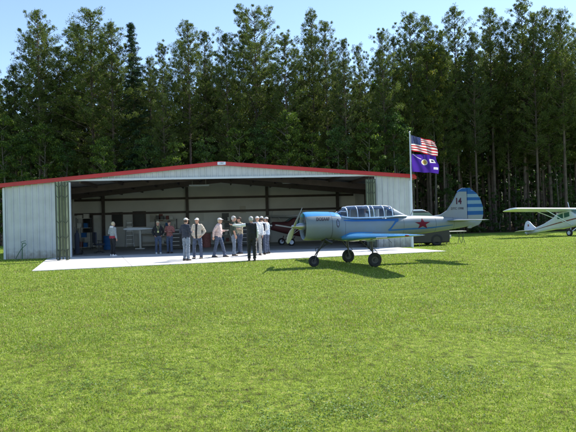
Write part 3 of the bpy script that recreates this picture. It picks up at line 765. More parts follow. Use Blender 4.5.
# ------------------------------------------------------------------ light high-wing aeroplane
def highwing(loc, rz, label, body, stripe, wingm, grp='light high wing aeroplanes', sc_=1.):
    t = empty('light_aircraft', loc, rz, label, 'aeroplane', grp); t.scale = (sc_,)*3
    # local: nose toward +x, tailwheel sitting; pitch up
    PT = Matrix.Rotation(R(-10.5), 4, 'Y')
    S = [(1.75, 1.02, .16, .18, .18, 2.2), (1.7, 1.02, .30, .26, .28, 2.3), (1.2, 1.05, .36, .30, .36, 2.6), (.75, 1.10, .38, .36, .45, 3.), (.35, 1.20, .38, .62, .58, 4.), (-.9, 1.20, .37, .64, .56, 4.), (-1.5, 1.12, .30, .46, .40, 3.2), (-2.6, 1.05, .2, .28, .27, 2.8), (-4.2, 1.0, .06, .14, .14, 2.4), (-4.5, 1.0, .03, .1, .1, 2)]
    m = MB(); m.loft([[PT @ Vector(v) for v in ring(s, 32)] for s in refine(S, 2)]); m.build('fuselage', body, t, smooth=60)
    def ys(x, z):
        for a, b in zip(S, S[1:]):
            if b[0] <= x <= a[0]:
                q = (x-a[0])/(b[0]-a[0]); s = [a[i]+(b[i]-a[i])*q for i in range(6)]; h = s[3] if z > s[1] else s[4]
                return s[2]*(1-min(.99, abs(z-s[1])/h)**s[5])**(1/s[5])
        return .05
    def side(pts, name, mt, off=.008):
        m = MB()
        for sg in (-1, 1):
            vs = []; Q = []
            for a, b in zip(pts, pts[1:]):
                for i in range(4): f = i/4; Q.append([a[j]+(b[j]-a[j])*f for j in range(3)])
            Q.append(pts[-1])
            for (x, z0, z1) in Q:
                for k in range(4): z = z0+(z1-z0)*k/3; vs.append(PT @ Vector((x, sg*(ys(x, z)+off), z)))
            m.add(vs, [(i*4+j, i*4+j+1, (i+1)*4+j+1, (i+1)*4+j) for i in range(len(Q)-1) for j in range(3)])
        return m.build(name, mt, t, smooth=60)
    side([(1.6, 1.05, 1.12), (.5, 1.05, 1.14), (-1.5, 1.05, 1.12), (-3.8, 1.04, 1.06)], 'side_stripe', stripe)
    side([(.30, 1.36, 1.66), (-.20, 1.34, 1.70)], 'side_window', 'carglass'); side([(-.30, 1.34, 1.70), (-.85, 1.36, 1.64)], 'rear_window', 'carglass')
    m = MB(); m.add([PT @ Vector(v) for v in ((.80, -.30, 1.44), (.80, .30, 1.44), (.38, .34, 1.82), (.38, -.34, 1.82))], [(0, 1, 2, 3)]); m.build('windscreen', 'carglass', t)
    T5 = Matrix.Rotation(R(-7), 4, 'Y')
    for sg in (-1, 1):
        rings = []
        for (y, k) in ((.0, 1), (1., 1), (3., 1), (4.7, 1), (5.1, .93), (5.3, .72), (5.36, .4)):
            rings.append([T5 @ Vector((.62-(1-k)*.5-fx*1.6*k, sg*y, 1.84+.02*y+fy*.13*1.6*k)) for fx, fy in FO])
        m = MB(); m.loft(rings); wo = m.build('wing', wingm, t, smooth=60)
        m = MB(); m.tube([PT @ Vector((.35, sg*.36, .72)), T5 @ Vector((.38, sg*2.6, 1.85))], .028, 8); m.tube([PT @ Vector((.30, sg*.36, .72)), T5 @ Vector((-.45, sg*2.6, 1.85))], .024, 8); m.build('wing_strut', wingm, t)
        rings = []
        for (y, c) in ((.02, .95), (.9, .85), (1.35, .6), (1.45, .35)):
            rings.append([PT @ Vector((-3.55-(.95-c)*.5-fx*c, sg*y, 1.06+fy*.05*c)) for fx, fy in FO])
        m = MB(); m.loft(rings); m.build('tailplane', wingm, t, smooth=60)
        g_ = empty('main_gear'); g_.parent = t
        m = MB(); m.tube([(.62, sg*.30, .62), (.55, sg*.86, .25)], .028, 8); m.tube([(.05, sg*.30, .58), (.55, sg*.86, .25)], .022, 8); m.build('leg', body, g_)
        wo, (rm, rn) = wheel(g_, (.55, sg*.93, .24), .24, .17); rm.build('rim', 'white', g_, smooth=40)
    m = MB(); m.prism([(-3.35, 1.10), (-3.75, 1.45), (-4.05, 1.80), (-4.25, 1.90), (-4.45, 1.86), (-4.62, 1.65), (-4.75, 1.35), (-4.75, 1.05), (-4.6, .9), (-4.3, .95)], -.03, .03, 'y', 0, PT); m.build('tail_fin', wingm, t, bevel=.02)
    m = MB(); m.prism([(-4.15, 1.45), (-4.3, 1.45), (-4.3, 1.62), (-4.15, 1.62)], -.034, .034, 'y', 0, PT); m.build('fin_marking', stripe, t)
    TT = PT @ Matrix.Translation((0, 0, 1.02)) @ Matrix.Rotation(math.pi/2, 4, 'Y')
    m = MB(); m.lathe([(.14, 1.74), (.12, 1.85), (.05, 1.95), (.001, 1.98)], 16, 0, TT); pp = m.build('spinner', 'metal', t, smooth=50)
    for sg in (-1, 1):
        m = MB(); m.loft([[PT @ Vector((1.84+.01*math.sin(a)+.02*math.cos(a), wd*math.cos(a), 1.02+sg*z)) for a in [2*math.pi*q/8 for q in range(8)]] for z, wd in ((.05, .04), (.4, .08), (.75, .06), (.92, .02))]); m.build('propeller_blade', 'blade', pp, smooth=60)
    p = PT @ Vector((-4.3, 0, .86)); m = MB(); m.tube([p, (p.x-.18, 0, .10)], .018, 8); m.build('tail_spring', 'dark_metal', t)
    wheel(t, (p.x-.18, 0, .085), .085, .05, name='tail_wheel')
    m = MB(); p = T5 @ Vector((-.1, 0, 2.0)); m.tube([p, p+Vector((-.22, .1, .42))], .014, 6); m.build('antenna', 'white', t)
    return t
CB = gr(573, 236.0); b = R(-71)
off = Vector((math.cos(b)*.55, math.sin(b)*.55, 0))
highwing((CB.x-off.x+.5, CB.y-off.y, 0), b, 'white high wing aeroplane with brown side stripe standing by the forest at the right', 'white', 'maroon', 'white', sc_=1.0)
q = HL(bx_uof(293, 7.0), 6.6); highwing(q, R(200), 'dark red high wing aeroplane parked in shade inside the hangar behind the propeller', 'dullred', 'offwhite', 'offwhite', sc_=.98)

# ------------------------------------------------------------------ flagpole and flags
FP = Vector((gx(411.3, 30.2, 3), 30.2, 0)); topz = at(411, 133, 30.2).z
t = empty('flagpole', FP, 0, 'thin pale flagpole at the right hangar corner flying two flags', 'flagpole')
m = MB(); m.tube([(0, 0, 0), (0, 0, topz)], [.04, .024], 12); m.build('pole', 'white', t, smooth=50)
m = MB(); m.ell((0, 0, topz+.04), (.055, .055, .055)); m.build('finial', 'metal', t, smooth=180)
m = MB(); m.tube([(.045, -.03, topz-.05), (.045, -.03, 1.2)], .006, 6); m.build('halyard', 'offwhite', t)
def flagmat(name, kind):
    m, N, L = newmat(name); b_ = N['Principled BSDF']; b_.inputs['Roughness'].default_value = .8
    tc = N.new('ShaderNodeTexCoord'); sp = N.new('ShaderNodeSeparateXYZ'); L.new(tc.outputs['UV'], sp.inputs[0])
    def ma(op, a, c=None, d=None):
        n = N.new('ShaderNodeMath'); n.operation = op
        for i, x in enumerate((a, c, d)):
            if x is None: continue
            if isinstance(x, (int, float)): n.inputs[i].default_value = x
            else: L.new(x, n.inputs[i])
        return n.outputs[0]
    def mix(f, a, c):
        x = N.new('ShaderNodeMixRGB'); L.new(f, x.inputs[0])
        for i, q in ((1, a), (2, c)):
            if isinstance(q, tuple): x.inputs[i].default_value = (*q, 1)
            else: L.new(q, x.inputs[i])
        return x.outputs[0]
    U, V = sp.outputs[0], sp.outputs[1]
    if kind == 'us':
        st = ma('LESS_THAN', ma('MODULO', ma('MULTIPLY', V, 13), 2), 1)
        c = mix(st, (.75, .73, .72), (.50, .02, .035))
        can_ = ma('MULTIPLY', ma('LESS_THAN', U, .4), ma('GREATER_THAN', V, 6/13))
        fu = ma('SUBTRACT', ma('FRACT', ma('MULTIPLY', U, 15)), .5); fv = ma('SUBTRACT', ma('FRACT', ma('MULTIPLY', ma('SUBTRACT', V, 6/13), 16.7)), .5)
        d = ma('ADD', ma('MULTIPLY', fu, fu), ma('MULTIPLY', fv, fv)); stars = ma('LESS_THAN', d, .022)
        c = mix(can_, c, mix(stars, (.015, .028, .12), (.55, .55, .6)))
    else:
        c = (.065, .022, .30)
        def box(u0, u1, v0, v1): return ma('MULTIPLY', ma('MULTIPLY', ma('GREATER_THAN', U, u0), ma('LESS_THAN', U, u1)), ma('MULTIPLY', ma('GREATER_THAN', V, v0), ma('LESS_THAN', V, v1)))
        dg = ma('ABSOLUTE', ma('SUBTRACT', ma('ADD', V, ma('MULTIPLY', U, .75)), 1.03)); line = ma('MULTIPLY', ma('LESS_THAN', dg, .022), ma('LESS_THAN', U, .38))
        c = mix(line, c, (.6, .58, .7))
        a = ma('POWER', ma('DIVIDE', ma('SUBTRACT', U, .5), .13), 2); e = ma('POWER', ma('DIVIDE', ma('SUBTRACT', V, .55), .19), 2)
        el_ = ma('LESS_THAN', ma('ADD', a, e), 1); c = mix(el_, c, (.68, .66, .60))
        el2 = ma('LESS_THAN', ma('ADD', a, e), .5); c = mix(el2, c, (.42, .28, .08))
        c = mix(box(.74, .92, .50, .78), c, (.72, .7, .75)); c = mix(box(.79, .87, .57, .71), c, (.03, .03, .06)); c = mix(box(.84, .97, .16, .26), c, (.7, .68, .75))
    L.new(c, b_.inputs['Base Color']); tr = N.new('ShaderNodeBsdfTranslucent'); L.new(c, tr.inputs[0])
    mx = N.new('ShaderNodeMixShader'); mx.inputs[0].default_value = .45; L.new(b_.outputs[0], mx.inputs[1]); L.new(tr.outputs[0], mx.inputs[2]); L.new(mx.outputs[0], N['Material Output'].inputs[0])
    return m
def flag(zt, wd, ht, fm, nm, label, ph, droop):
    nx_, nz = 40, 22; me = bpy.data.meshes.new(nm); vs = []; fs = []; uv = []
    for i in range(nx_+1):
        u = i/nx_
        for k in range(nz+1):
            v = k/nz; x = u*wd*.97; y = .16*u**.7*math.sin(u*9+ph-v*1.5)+.05*math.sin(u*17+v*4)
            z = -ht*(1-v)-droop*u**1.25+.04*math.sin(u*8+ph)*u-(.05*u*math.sin(v*7+ph))
            vs.append((x+.05*u*math.sin(v*5), y, z)); uv.append((u, v))
    for i in range(nx_):
        for k in range(nz): a = i*(nz+1)+k; fs.append((a, a+nz+1, a+nz+2, a+1))
    me.from_pydata(vs, [], fs); l = me.uv_layers.new(name='UVMap')
    for lp in me.loops: l.data[lp.index].uv = uv[lp.vertex_index]
    me.polygons.foreach_set('use_smooth', [True]*len(me.polygons)); me.materials.append(fm)
    o = link(nm, me, None, label=label, cat='flag', group='flags on the pole'); o.location = (FP.x+.055, FP.y-.02, zt); return o
zf = at(411, 135.5, 30.2).z; flag(zf, 1.38, .80, flagmat('stars_and_stripes', 'us'), 'flag', 'red, white and blue stars and stripes flag, the upper one on the pole', .4, .34)
zf2 = at(411, 154, 30.2).z; flag(zf2, 1.36, .92, flagmat('purple_flag', 'p'), 'flag', 'purple flag with white marks and round badge, the lower one on the pole', 2.1, .10)

# ------------------------------------------------------------------ van behind the tail, folding table
VP = gr(424, 246.0); VX = lambda px: gx(px, VP.y, .8)
t = empty('van', (VX(423), VP.y+.9, 0), R(4), 'dark van with pale roof parked behind the tail of the blue trainer', 'van')
x0, x1 = -1.75, 1.45
body = [(x0-1.6, .16), (x1-.05, .16), (x1, .40), (x1-.02, .95), (x1-.25, 1.25), (x1-.95, 1.36), (x1-1.0, 1.38), (x0-1.6, 1.38)]
m = MB(); m.prism(body, -.9, .9); vb = m.build('body', 'black', t, bevel=.06)
m = MB(); m.prism([(x0-1.6, 1.38), (x1-.45, 1.38), (x1-1.15, 2.0), (x1-1.35, 2.06), (x0-1.6, 2.06)], -.84, .84); m.build('cab', 'black', t, bevel=.05)
m = MB(); m.prism([(x0-1.6, 2.05), (x1-1.25, 2.05), (x1-1.5, 2.15), (x0-1.4, 2.17)], -.80, .80); m.build('roof', 'white', t, bevel=.04); t.scale = (1, 1, .93)
m = MB(); m.prism([(-2.0, 1.5), (-1.05, 1.5), (-1.05, 1.98), (-2.0, 1.98)], -.895, -.845); m.build('side_window', 'carglass', t); m = MB(); m.prism([(-.95, 1.5), (x1-.66, 1.5), (x1-1.14, 1.95), (-.95, 1.98)], -.895, -.845); m.build('side_window', 'carglass', t)
m = MB(); m.add([(x1-.50, -.74, 1.42), (x1-.50, .74, 1.42), (x1-1.13, .72, 1.98), (x1-1.13, -.72, 1.98)], [(0, 1, 2, 3)], 0, Matrix.Translation((.035, 0, .02))); m.build('windscreen', 'carglass', t)
m = MB(); m.box((x1-.42, 0, 1.345), (.6, 1.5, .05)); m.build('bonnet_highlight', 'offwhite', t, bevel=.02)  # highlight on the dark bonnet, painted as a pale slab
for x in (x0-.4, x1-.75):
    for sg in (-1, 1): wo, (rm, rn) = wheel(t, (x, sg*.82, .34), .34, .22); rm.build('rim', 'dark_metal', wo, smooth=40)
for sg in (-1, 1):
    m = MB(); m.ell((x1-.06, sg*.68, .85), (.06, .14, .10)); m.build('headlight', 'white', t, smooth=180)
    m = MB(); m.box((x1-.98, sg*.98, 1.55), (.12, .14, .2)); m.build('mirror', 'black', t, bevel=.02)
m = MB(); m.box((x1+.03, 0, .5), (.1, 1.7, .2)); m.build('bumper', 'metal', t, bevel=.03)
TP = gr(454, 243.6); t = empty('folding_table', (TP.x, TP.y, 0), R(6), 'light topped folding table standing on the grass behind the tail', 'table')
m = MB(); m.box((0, 0, .71), (1.25, .7, .04)); m.build('tabletop', 'wood', t, bevel=.01)
for sx in (-1, 1):
    for sy in (-1, 1):
        m = MB(); m.tube([(sx*.52, sy*.28, .69), (sx*.34+.0, sy*.28, 0.0)], .014, 6); m.tube([(sx*.30, sy*.28, .69), (sx*.56, sy*.28, 0)], .014, 6); m.build('leg', 'dark_metal', t)
P = gr(415.5, 245.5); t = empty('folding_chair', (P.x, P.y-.3, 0), R(150), 'small white chair on the grass under the fuselage of the trainer', 'chair')
m = MB(); m.box((0, 0, .43), (.42, .42, .03)); m.build('seat', 'white', t, bevel=.01)
m = MB(); m.box((-.2, 0, .70), (.03, .42, .26)); m.build('backrest', 'white', t, bevel=.01)
for sx in (-1, 1):
    for sy in (-1, 1): m = MB(); m.tube([(sx*.19, sy*.19, .43), (sx*.22, sy*.19, 0)], .014, 6); m.build('leg', 'white', t)

# ------------------------------------------------------------------ hangar contents
u = bx_uof(78, 2.5); q = HL(u, 2.2)
t = empty('gas_cylinder', q+Vector((0, 0, .03)), 0, 'tall dark gas cylinder with pale cap on a trolley inside the left of the hangar', 'cylinder')
m = MB(); m.lathe([(.001, .05), (.12, .06), (.13, .1), (.13, 1.05), (.10, 1.15), (.04, 1.22), (.04, 1.3), (.001, 1.31)], 18); m.build('tank', 'navy', t, smooth=50)
m = MB(); m.box((0, 0, .04), (.4, .34, .03)); m.tube([(-.16, .15, .04), (-.16, .15, 1.5), (.16, .15, 1.5), (.16, .15, .04)], .015, 6); m.build('trolley', 'dark_metal', t)
for x in (-.2, .2): wo, _ = wheel(t, (x, .15, .12), .12, .05, 'x'); 
u = bx_uof(98.5, 3.0); q = HL(u, 3.0)
t = empty('office_chair', q+Vector((0, 0, .03)), R(40), 'dark swivel chair just inside the hangar beside the person in the grey hoodie', 'chair')
m = MB(); m.box((0, 0, .5), (.5, .5, .1)); m.build('seat', 'navy', t, bevel=.03)
m = MB(); m.box((-.24, 0, .88), (.08, .46, .6)); m.build('backrest', 'navy', t, bevel=.03)
m = MB(); m.tube([(0, 0, .45), (0, 0, .1)], .03, 8)
for k in range(5): a = k*2*math.pi/5; m.tube([(0, 0, .12), (.3*math.cos(a), .3*math.sin(a), .05)], .018, 6)
m.build('pedestal', 'dark_metal', t)
for sg in (-1, 1): m = MB(); m.tube([(-.15, sg*.27, .5), (-.15, sg*.29, .7), (.15, sg*.29, .7)], .018, 6); m.build('armrest', 'black', t)
# wing panel on a stand
u = bx_uof(140, 7.5); q = HL(u, 7.5)
t = empty('wing_on_stand', q+Vector((0, 0, .03)), HA, 'pale detached wing panel lying level on a single stand inside the hangar', 'aircraft wing')
wm = wingmesh([(-.4, -1.0, 2.0, 1.28, .09), (.4, -1.0, 2.1, 1.28, .09)], 'white', 'wing_panel', t)
m = MB(); m.box((0, 0, .62), (.12, .12, 1.2)); m.box((0, 0, .03), (.6, .6, .06)); m.build('stand', 'offwhite', t)
# workbench + shelving along back wall, boxes
def bench(px, label, wd, z0=.9):
    u = bx_uof(px, DEP-.9); q = HL(u, DEP-.75); t = empty('workbench', q+Vector((0, 0, .03)), HA, label, 'workbench', 'benches along the back wall')
    m = MB(); m.box((0, 0, z0), (wd, .6, .06)); m.build('benchtop', 'wood', t)
    for sx in (-1, 1):
        for sy in (-1, 1): m = MB(); m.box((sx*(wd/2-.06), sy*.24, z0/2), (.07, .07, z0-.04)); m.build('leg', 'dark_metal', t)
    m = MB(); m.box((0, 0, .3), (wd-.2, .5, .03)); m.build('shelf', 'wood', t)
    return q
bench(158, 'long workbench against the back wall between the two men in dark tops', 2.6)
bench(214, 'workbench in the shade behind the walking man in the striped shirt', 3.0)
def cabinet(px, v, w_, h_, mt, label, nm='tool_cabinet'):
    q = HL(bx_uof(px, v), v); t = empty(nm, q+Vector((0, 0, .03)), HA, label, 'cabinet')
    m = MB(); m.box((0, 0, h_/2+.06), (w_, .5, h_)); m.build('case', mt, t, bevel=.015)
    n = 5
    for k in range(n):
        z = .1+h_*(k+.5)/n; m = MB(); m.box((0, -.256, z), (w_-.06, .02, h_/n-.03)); d_ = m.build('drawer', mt, t, bevel=.006)
        m = MB(); m.box((0, -.275, z+.03), (w_*.5, .02, .02)); m.build('handle', 'metal', d_)
    for x in (-1, 1):
        for y in (-1, 1): wheel(t, (x*(w_/2-.08), y*.18, .05), .045, .03, name='castor')
cabinet(176, 5.5, .8, 1.15, 'black', 'black tool cabinet in the hangar between the maroon shirt and the white cap')
cabinet(245, 8.0, .9, 1.3, 'dark_metal', 'dark metal drawer cabinet deep in the hangar behind the group of men')
cabinet(90, DEP-.6, .7, 1.0, 'offwhite', 'pale drawer cabinet against the back wall below the notice board')

def rack(px, v, w_, h_, label, cols_):
    q = HL(bx_uof(px, v), v); t = empty('shelf_rack', q+Vector((0, 0, .03)), HA, label, 'shelving', 'racks in the hangar')
    for sx in (-1, 1):
        for sy in (-1, 1): m = MB(); m.box((sx*w_/2, sy*.2, h_/2), (.04, .04, h_)); m.build('post', 'dark_metal', t)
    R_ = Matrix.Rotation(HA, 4, 'Z')
    for k in range(4):
        z = .15+k*(h_-.2)/3; m = MB(); m.box((0, 0, z), (w_-.05, .44, .03)); m.build('shelf', 'wood', t)
        x = -w_/2+.06; i = 0
        while x < w_/2-.3 and k < 4:
            bw, bh = rng.uniform(.18, .36), rng.uniform(.16, .36); c_ = rng.choice(cols_)
            m = MB(); m.box((0, 0, bh/2), (bw-.02, .32, bh)); m.box((0, 0, bh+.008), (bw, .34, .02))
            o = m.build('storage_box', c_[0]); P_ = t.location+(R_ @ Vector((x+bw/2, 0, z+.02))); o.location = P_; o.rotation_euler = (0, 0, HA)
            tag(o, '%s box on the %s of the %s, %s from the left' % (c_[1], ('bottom shelf', 'second shelf', 'third shelf', 'top shelf')[k], label.split(' standing')[0], ORD_[i]), 'box', 'boxes on the racks'); x += bw+rng.uniform(.02, .15); i += 1
ORD_ = ['first', 'second', 'third', 'fourth', 'fifth', 'sixth', 'seventh', 'eighth', 'ninth']
CB_ = [('offwhite', 'pale'), ('wood', 'brown'), ('maroon', 'dark red'), ('dblue', 'blue'), ('black', 'black')]
rack(166, DEP-1.0, 1.5, 1.9, 'wide rack standing against the back wall behind the maroon shirt', CB_)
rack(84, DEP-3.5, .9, 2.1, 'narrow rack standing deep on the left of the hangar', CB_)
rack(228, DEP-1.0, 1.3, 1.7, 'middle rack standing behind the dark green vest', CB_)
def drum(px, v, mt, label):
    q = HL(bx_uof(px, v), v); t = empty('oil_drum', q+Vector((0, 0, .03)), 0, label, 'drum')
    m = MB(); m.lathe([(.001, 0), (.28, 0), (.29, .02), (.285, .04), (.285, .28), (.295, .30), (.285, .32), (.285, .58), (.295, .60), (.285, .62), (.285, .85), (.29, .88), (.27, .88), (.26, .86), (.001, .86)], 24); m.build('barrel', mt, t, smooth=40)
    m = MB(); m.lathe([(.001, .86), (.03, .86), (.03, .885), (.001, .885)], 10, 0, Matrix.Translation((.15, 0, 0))); m.build('bung', 'metal', t)
drum(107.5, 8, 'dblue', 'blue oil drum in the hangar right of the person in the grey hoodie')
drum(206, 7, 'maroon', 'dark red oil drum in the shade between the tan jacket and the striped shirt')
q = HL(bx_uof(129, DEP-1.2), DEP-1.2); t = empty('stepladder', q+Vector((0, 0, .03)), HA+.3, 'pale stepladder against the back wall near the wing panel', 'ladder')
for sx in (-1, 1):
    m = MB(); m.tube([(sx*.28, -.35, 0), (sx*.17, 0, 1.9)], .025, 6); m.build('rail', 'metal', t); m = MB(); m.tube([(sx*.28, .35, 0), (sx*.17, .02, 1.9)], .018, 6); m.build('rear_leg', 'metal', t)
for k in range(6): f = (k+.8)/6.5; m = MB(); m.box((0, -.35*(1-f), 1.9*f), (.56-.22*f, .09, .025)); m.build('step', 'metal', t)
for (a, b_, c, d, mt) in ((150, 157, 213, 222, 'wood'), (159, 163, 214, 221, 'maroon'), (195, 204, 212, 221, 'offwhite'), (222, 229, 213, 222, 'black'), (240, 246, 206, 213, 'wood')):
    ua, za = onback(a, d); ub, zb = onback(b_, c); m = MB(); m.box(((ua+ub)/2, DEP-.12, (za+zb)/2), (ub-ua, .03, zb-za)); m.build('wall_notice', mt, hang, bevel=.004)

# ------------------------------------------------------------------ people
def voxel(mb, name, vox, mats, parent, mfn=None, sm=6, fold=0):
    me = bpy.data.meshes.new(name); me.from_pydata([tuple(v) for v in mb.v], [], mb.f)
    ob = bpy.data.objects.new('tmp_vox', me); col.objects.link(ob)
    r = ob.modifiers.new('r', 'REMESH'); r.mode = 'VOXEL'; r.voxel_size = vox; r.use_smooth_shade = True
    s_ = ob.modifiers.new('s', 'SMOOTH'); s_.iterations = sm; s_.factor = .5
    dg = bpy.context.evaluated_depsgraph_get(); m2 = bpy.data.meshes.new_from_object(ob.evaluated_get(dg)); bpy.data.objects.remove(ob)
    if fold:
        n = len(m2.vertices); co = np.empty(n*3, np.float32); no_ = np.empty(n*3, np.float32); m2.vertices.foreach_get('co', co); m2.vertices.foreach_get('normal', no_)
        co = co.reshape(-1, 3); no_ = no_.reshape(-1, 3); a, b, c = rng.uniform(0, 6), rng.uniform(0, 6), rng.uniform(0, 6); X, Y, Z = co.T
        w_ = np.sin(31*Z+9*X+6*np.sin(9*Y+a)+3*np.sin(13*Z+b))+.7*np.sin(17*X-23*Z+5*np.sin(11*Z+c)+14*Y)+.5*np.sin(47*Z+20*Y+4*np.sin(19*X+a))
        co += no_*(w_*fold)[:, None]; m2.vertices.foreach_set('co', co.ravel()); m2.update()
    m2.name = name; m2.materials.clear()
    for q in (mats if isinstance(mats, (list, tuple)) else [mats]): m2.materials.append(M[q])
    m2.polygons.foreach_set('use_smooth', [True]*len(m2.polygons))
    if mfn: m2.polygons.foreach_set('material_index', [mfn(p.center) for p in m2.polygons])
    return link(name, m2, parent)
ARM = {  # elbow, wrist offsets from shoulder (forward, outward, up)
 'down': ((-.02, .05, -.28), (.05, .04, -.53)), 'pocket': ((-.12, .10, -.26), (.02, .0, -.44)), 'bent': ((-.03, .06, -.27), (.22, -.03, -.25)),
 'point': ((.26, .02, -.06), (.52, .0, -.03)), 'side': ((.02, .27, -.03), (.06, .53, .0)), 'hips': ((-.06, .20, -.22), (.06, .02, -.40)), 'crossed': ((.06, .06, -.26), (.24, -.16, -.19)), 'swing': ((-.14, .05, -.25), (-.18, .03, -.50))}
def person(px, py, face, label, hgt=1.76, shirt='navy', trousers='jean', arms=('down', 'down'), head='cap', legs='stand', belly=0., shoes='leather', sleeve='long', lean=0., extra=None, midmat=None, sleevemat=None, seated=False, loc=None, group='people standing on the apron'):
    P = loc or gr(px, py, .03); t = empty('person', P, R(face), label, 'person', group); s = hgt/1.76; t.scale = (s,)*3
    if seated: HZ = .95
    hipz = .93; FW = {'stand': (.02, -.02), 'walk': (.24, -.20), 'wide': (.03, .02)}[legs]; sp = .11 if legs != 'wide' else .16
    J = {}
    for i, sg in enumerate((1, -1)):
        f = FW[i]; J[sg] = ((0, sg*.09, hipz), (f*.55+.02, sg*(sp-.01), .50), (f, sg*sp, .09))
    lt = lambda x, y, z: Vector((x+lean*(z-.95), y, z))
    sh = {sg: lt(-.01, sg*.185, 1.42) for sg in (1, -1)}
    AJ = {}
    for i, sg in enumerate((1, -1)):
        e, w_ = ARM[arms[i]]; AJ[sg] = (sh[sg]+Vector((e[0], sg*e[1], e[2])), sh[sg]+Vector((w_[0], sg*w_[1], w_[2])))
    hc = lt(.03, 0, 1.625)+Vector((lean*.2, 0, 0))
    b = MB()
    def torso(m, g):
        rings = []
        for (z, hd, hw) in ((.86, .10, .15), (.93, .12+belly*.3, .165), (1.03, .115+belly, .155+belly*.5), (1.15, .115+belly*.8, .15+belly*.3), (1.28, .12, .175), (1.38, .11, .185), (1.44, .085, .15), (1.475, .06, .09)):
            rings.append([lt((hd+g)*math.cos(a)+(belly*.4 if z < 1.2 else 0), (hw+g)*math.sin(a), z) for a in [2*math.pi*k/20 for k in range(20)]])
        m.loft(rings)
    def arm(m, sg, g, end=1.):
        e, w_ = AJ[sg]; m.tube([sh[sg]-Vector((0, sg*.02, .01)), sh[sg].lerp(e, .5), e], [.052+g, .048+g, .040+g], 10, round_=True)
        if end: m.tube([e, e.lerp(w_, .4), e.lerp(w_, end)], [.041+g, .038+g, .027+g], 10, round_=True)
    torso(b, -.012)
    b.tube([lt(0, 0, 1.42), lt(.01, 0, 1.50), hc-Vector((.02, 0, .05))], [.075, .055, .055], 10, round_=True)
    b.ell(hc+Vector((-.01, 0, .02)), (.094, .074, .100)); b.ell(hc+Vector((.02, 0, -.05)), (.072, .06, .075))
    b.ell(hc+Vector((.055, 0, -.095)), (.032, .032, .025)); b.tube([hc+Vector((.085, 0, .015)), hc+Vector((.112, 0, -.022))], [.010, .016], 8, round_=True)
    b.ell(hc+Vector((.083, 0, -.052)), (.014, .026, .009))
    for sg in (1, -1): b.ell(hc+Vector((-.005, sg*.079, -.005)), (.02, .012, .032))
    for sg in (1, -1):
        arm(b, sg, 0); e, w_ = AJ[sg]; d = (w_-e).normalized(); side = Vector((0, sg, 0)); 
        if abs(d.y) > .8: side = Vector((1, 0, 0))
        nrm = d.cross(side).normalized(); inn = nrm.cross(d).normalized()
        fwd = Vector((1, 0, 0)) if abs(d.x) < .7 else Vector((0, -sg, 0)); fwd = (fwd-d*fwd.dot(d)).normalized(); pal = d.cross(fwd).normalized()
        if pal.y*sg > 0: pal = -pal
        for o in (-.028, -.009, .010, .028): b.tube([w_, w_+d*.05+fwd*o*.8, w_+d*.09+fwd*o], [.022, .019, .014], 8, round_=True)
        for o, ln in ((-.030, .055), (-.010, .068), (.011, .074), (.031, .066)):
            p0 = w_+d*.09+fwd*o; p1 = p0+d*ln*.55+pal*ln*.15; p2 = p1+d*ln*.35+pal*ln*.35; b.tube([p0, p1, p2], [.011, .010, .008], 8, round_=True)
        b.tube([w_+d*.03+fwd*.025, w_+d*.065+fwd*.052+pal*.01, w_+d*.10+fwd*.055+pal*.02], [.015, .012, .009], 8, round_=True)
        h, k, a = J[sg]; b.tube([h, k, a], [.085, .052, .036], 10, round_=True)
    bo = voxel(b, 'body', .0095, ['skin'], t, sm=2)
    m = MB()
    for sg in (1, -1): m.ell(hc+Vector((.079, sg*.030, .012)), (.012, .013, .008))
    m.build('eye', 'eye', bo, smooth=180)
    # shirt
    m = MB(); torso(m, .016)
    for sg in (1, -1): arm(m, sg, .018, .94 if sleeve == 'long' else 0)
    m.tube([lt(0, 0, 1.42), lt(.005, 0, 1.49)], [.085, .066], 12)
    def mf(c):
        if midmat and c.x > .03 and abs(c.y) < .045+.02*(c.z-1.1) and c.z < 1.5: return 1
        if sleevemat and abs(c.y) > .215: return 2
        return 0
    voxel(m, 'shirt', .013, [shirt, midmat or shirt, sleevemat or shirt], t, mf, 5, .0045)
    # trousers
    m = MB(); rings = []
    for (z, hd, hw) in ((.80, .10, .15), (.88, .13, .172), (.96, .128+belly*.3, .172), (1.0, .125+belly*.5, .165)): rings.append([lt(hd*math.cos(a), hw*math.sin(a), z) for a in [2*math.pi*k/20 for k in range(20)]])
    m.loft(rings)
    for sg in (1, -1): h, k, a = J[sg]; m.tube([h, Vector(h).lerp(Vector(k), .5), k, Vector(k).lerp(Vector(a), .5), Vector(a)-Vector((0, 0, .03))], [.098, .090, .072, .068, .066], 12, round_=False)
    voxel(m, 'trousers', .014, [trousers], t, None, 5, .0045)
    for sg in (1, -1):
        a = Vector(J[sg][2]); m = MB(); m.loft([[a+Vector((x, y*wd, z)) for (y, z) in ((-1, -.09), (1, -.09), (1, -.09+hh*.5), (.6, -.09+hh), (-.6, -.09+hh), (-1, -.09+hh*.5))] for x, wd, hh in ((-.09, .025, .05), (-.07, .038, .10), (0, .042, .11), (.09, .048, .07), (.15, .042, .05), (.18, .02, .03))])
        m.build('shoe', shoes, t, smooth=60)
    # head wear
    m = MB()
    def dome(rx, ry, rz2, zc, cut=0., tail=0):
        rings = []
        for k in range(8):
            a = math.pi/2*k/7.3; rings.append([hc+Vector((-.012+rx*math.cos(a)*math.cos(q), ry*math.cos(a)*math.sin(q), zc+rz2*math.sin(a))) for q in [2*math.pi*i/18 for i in range(18)]])
        m.loft(rings)
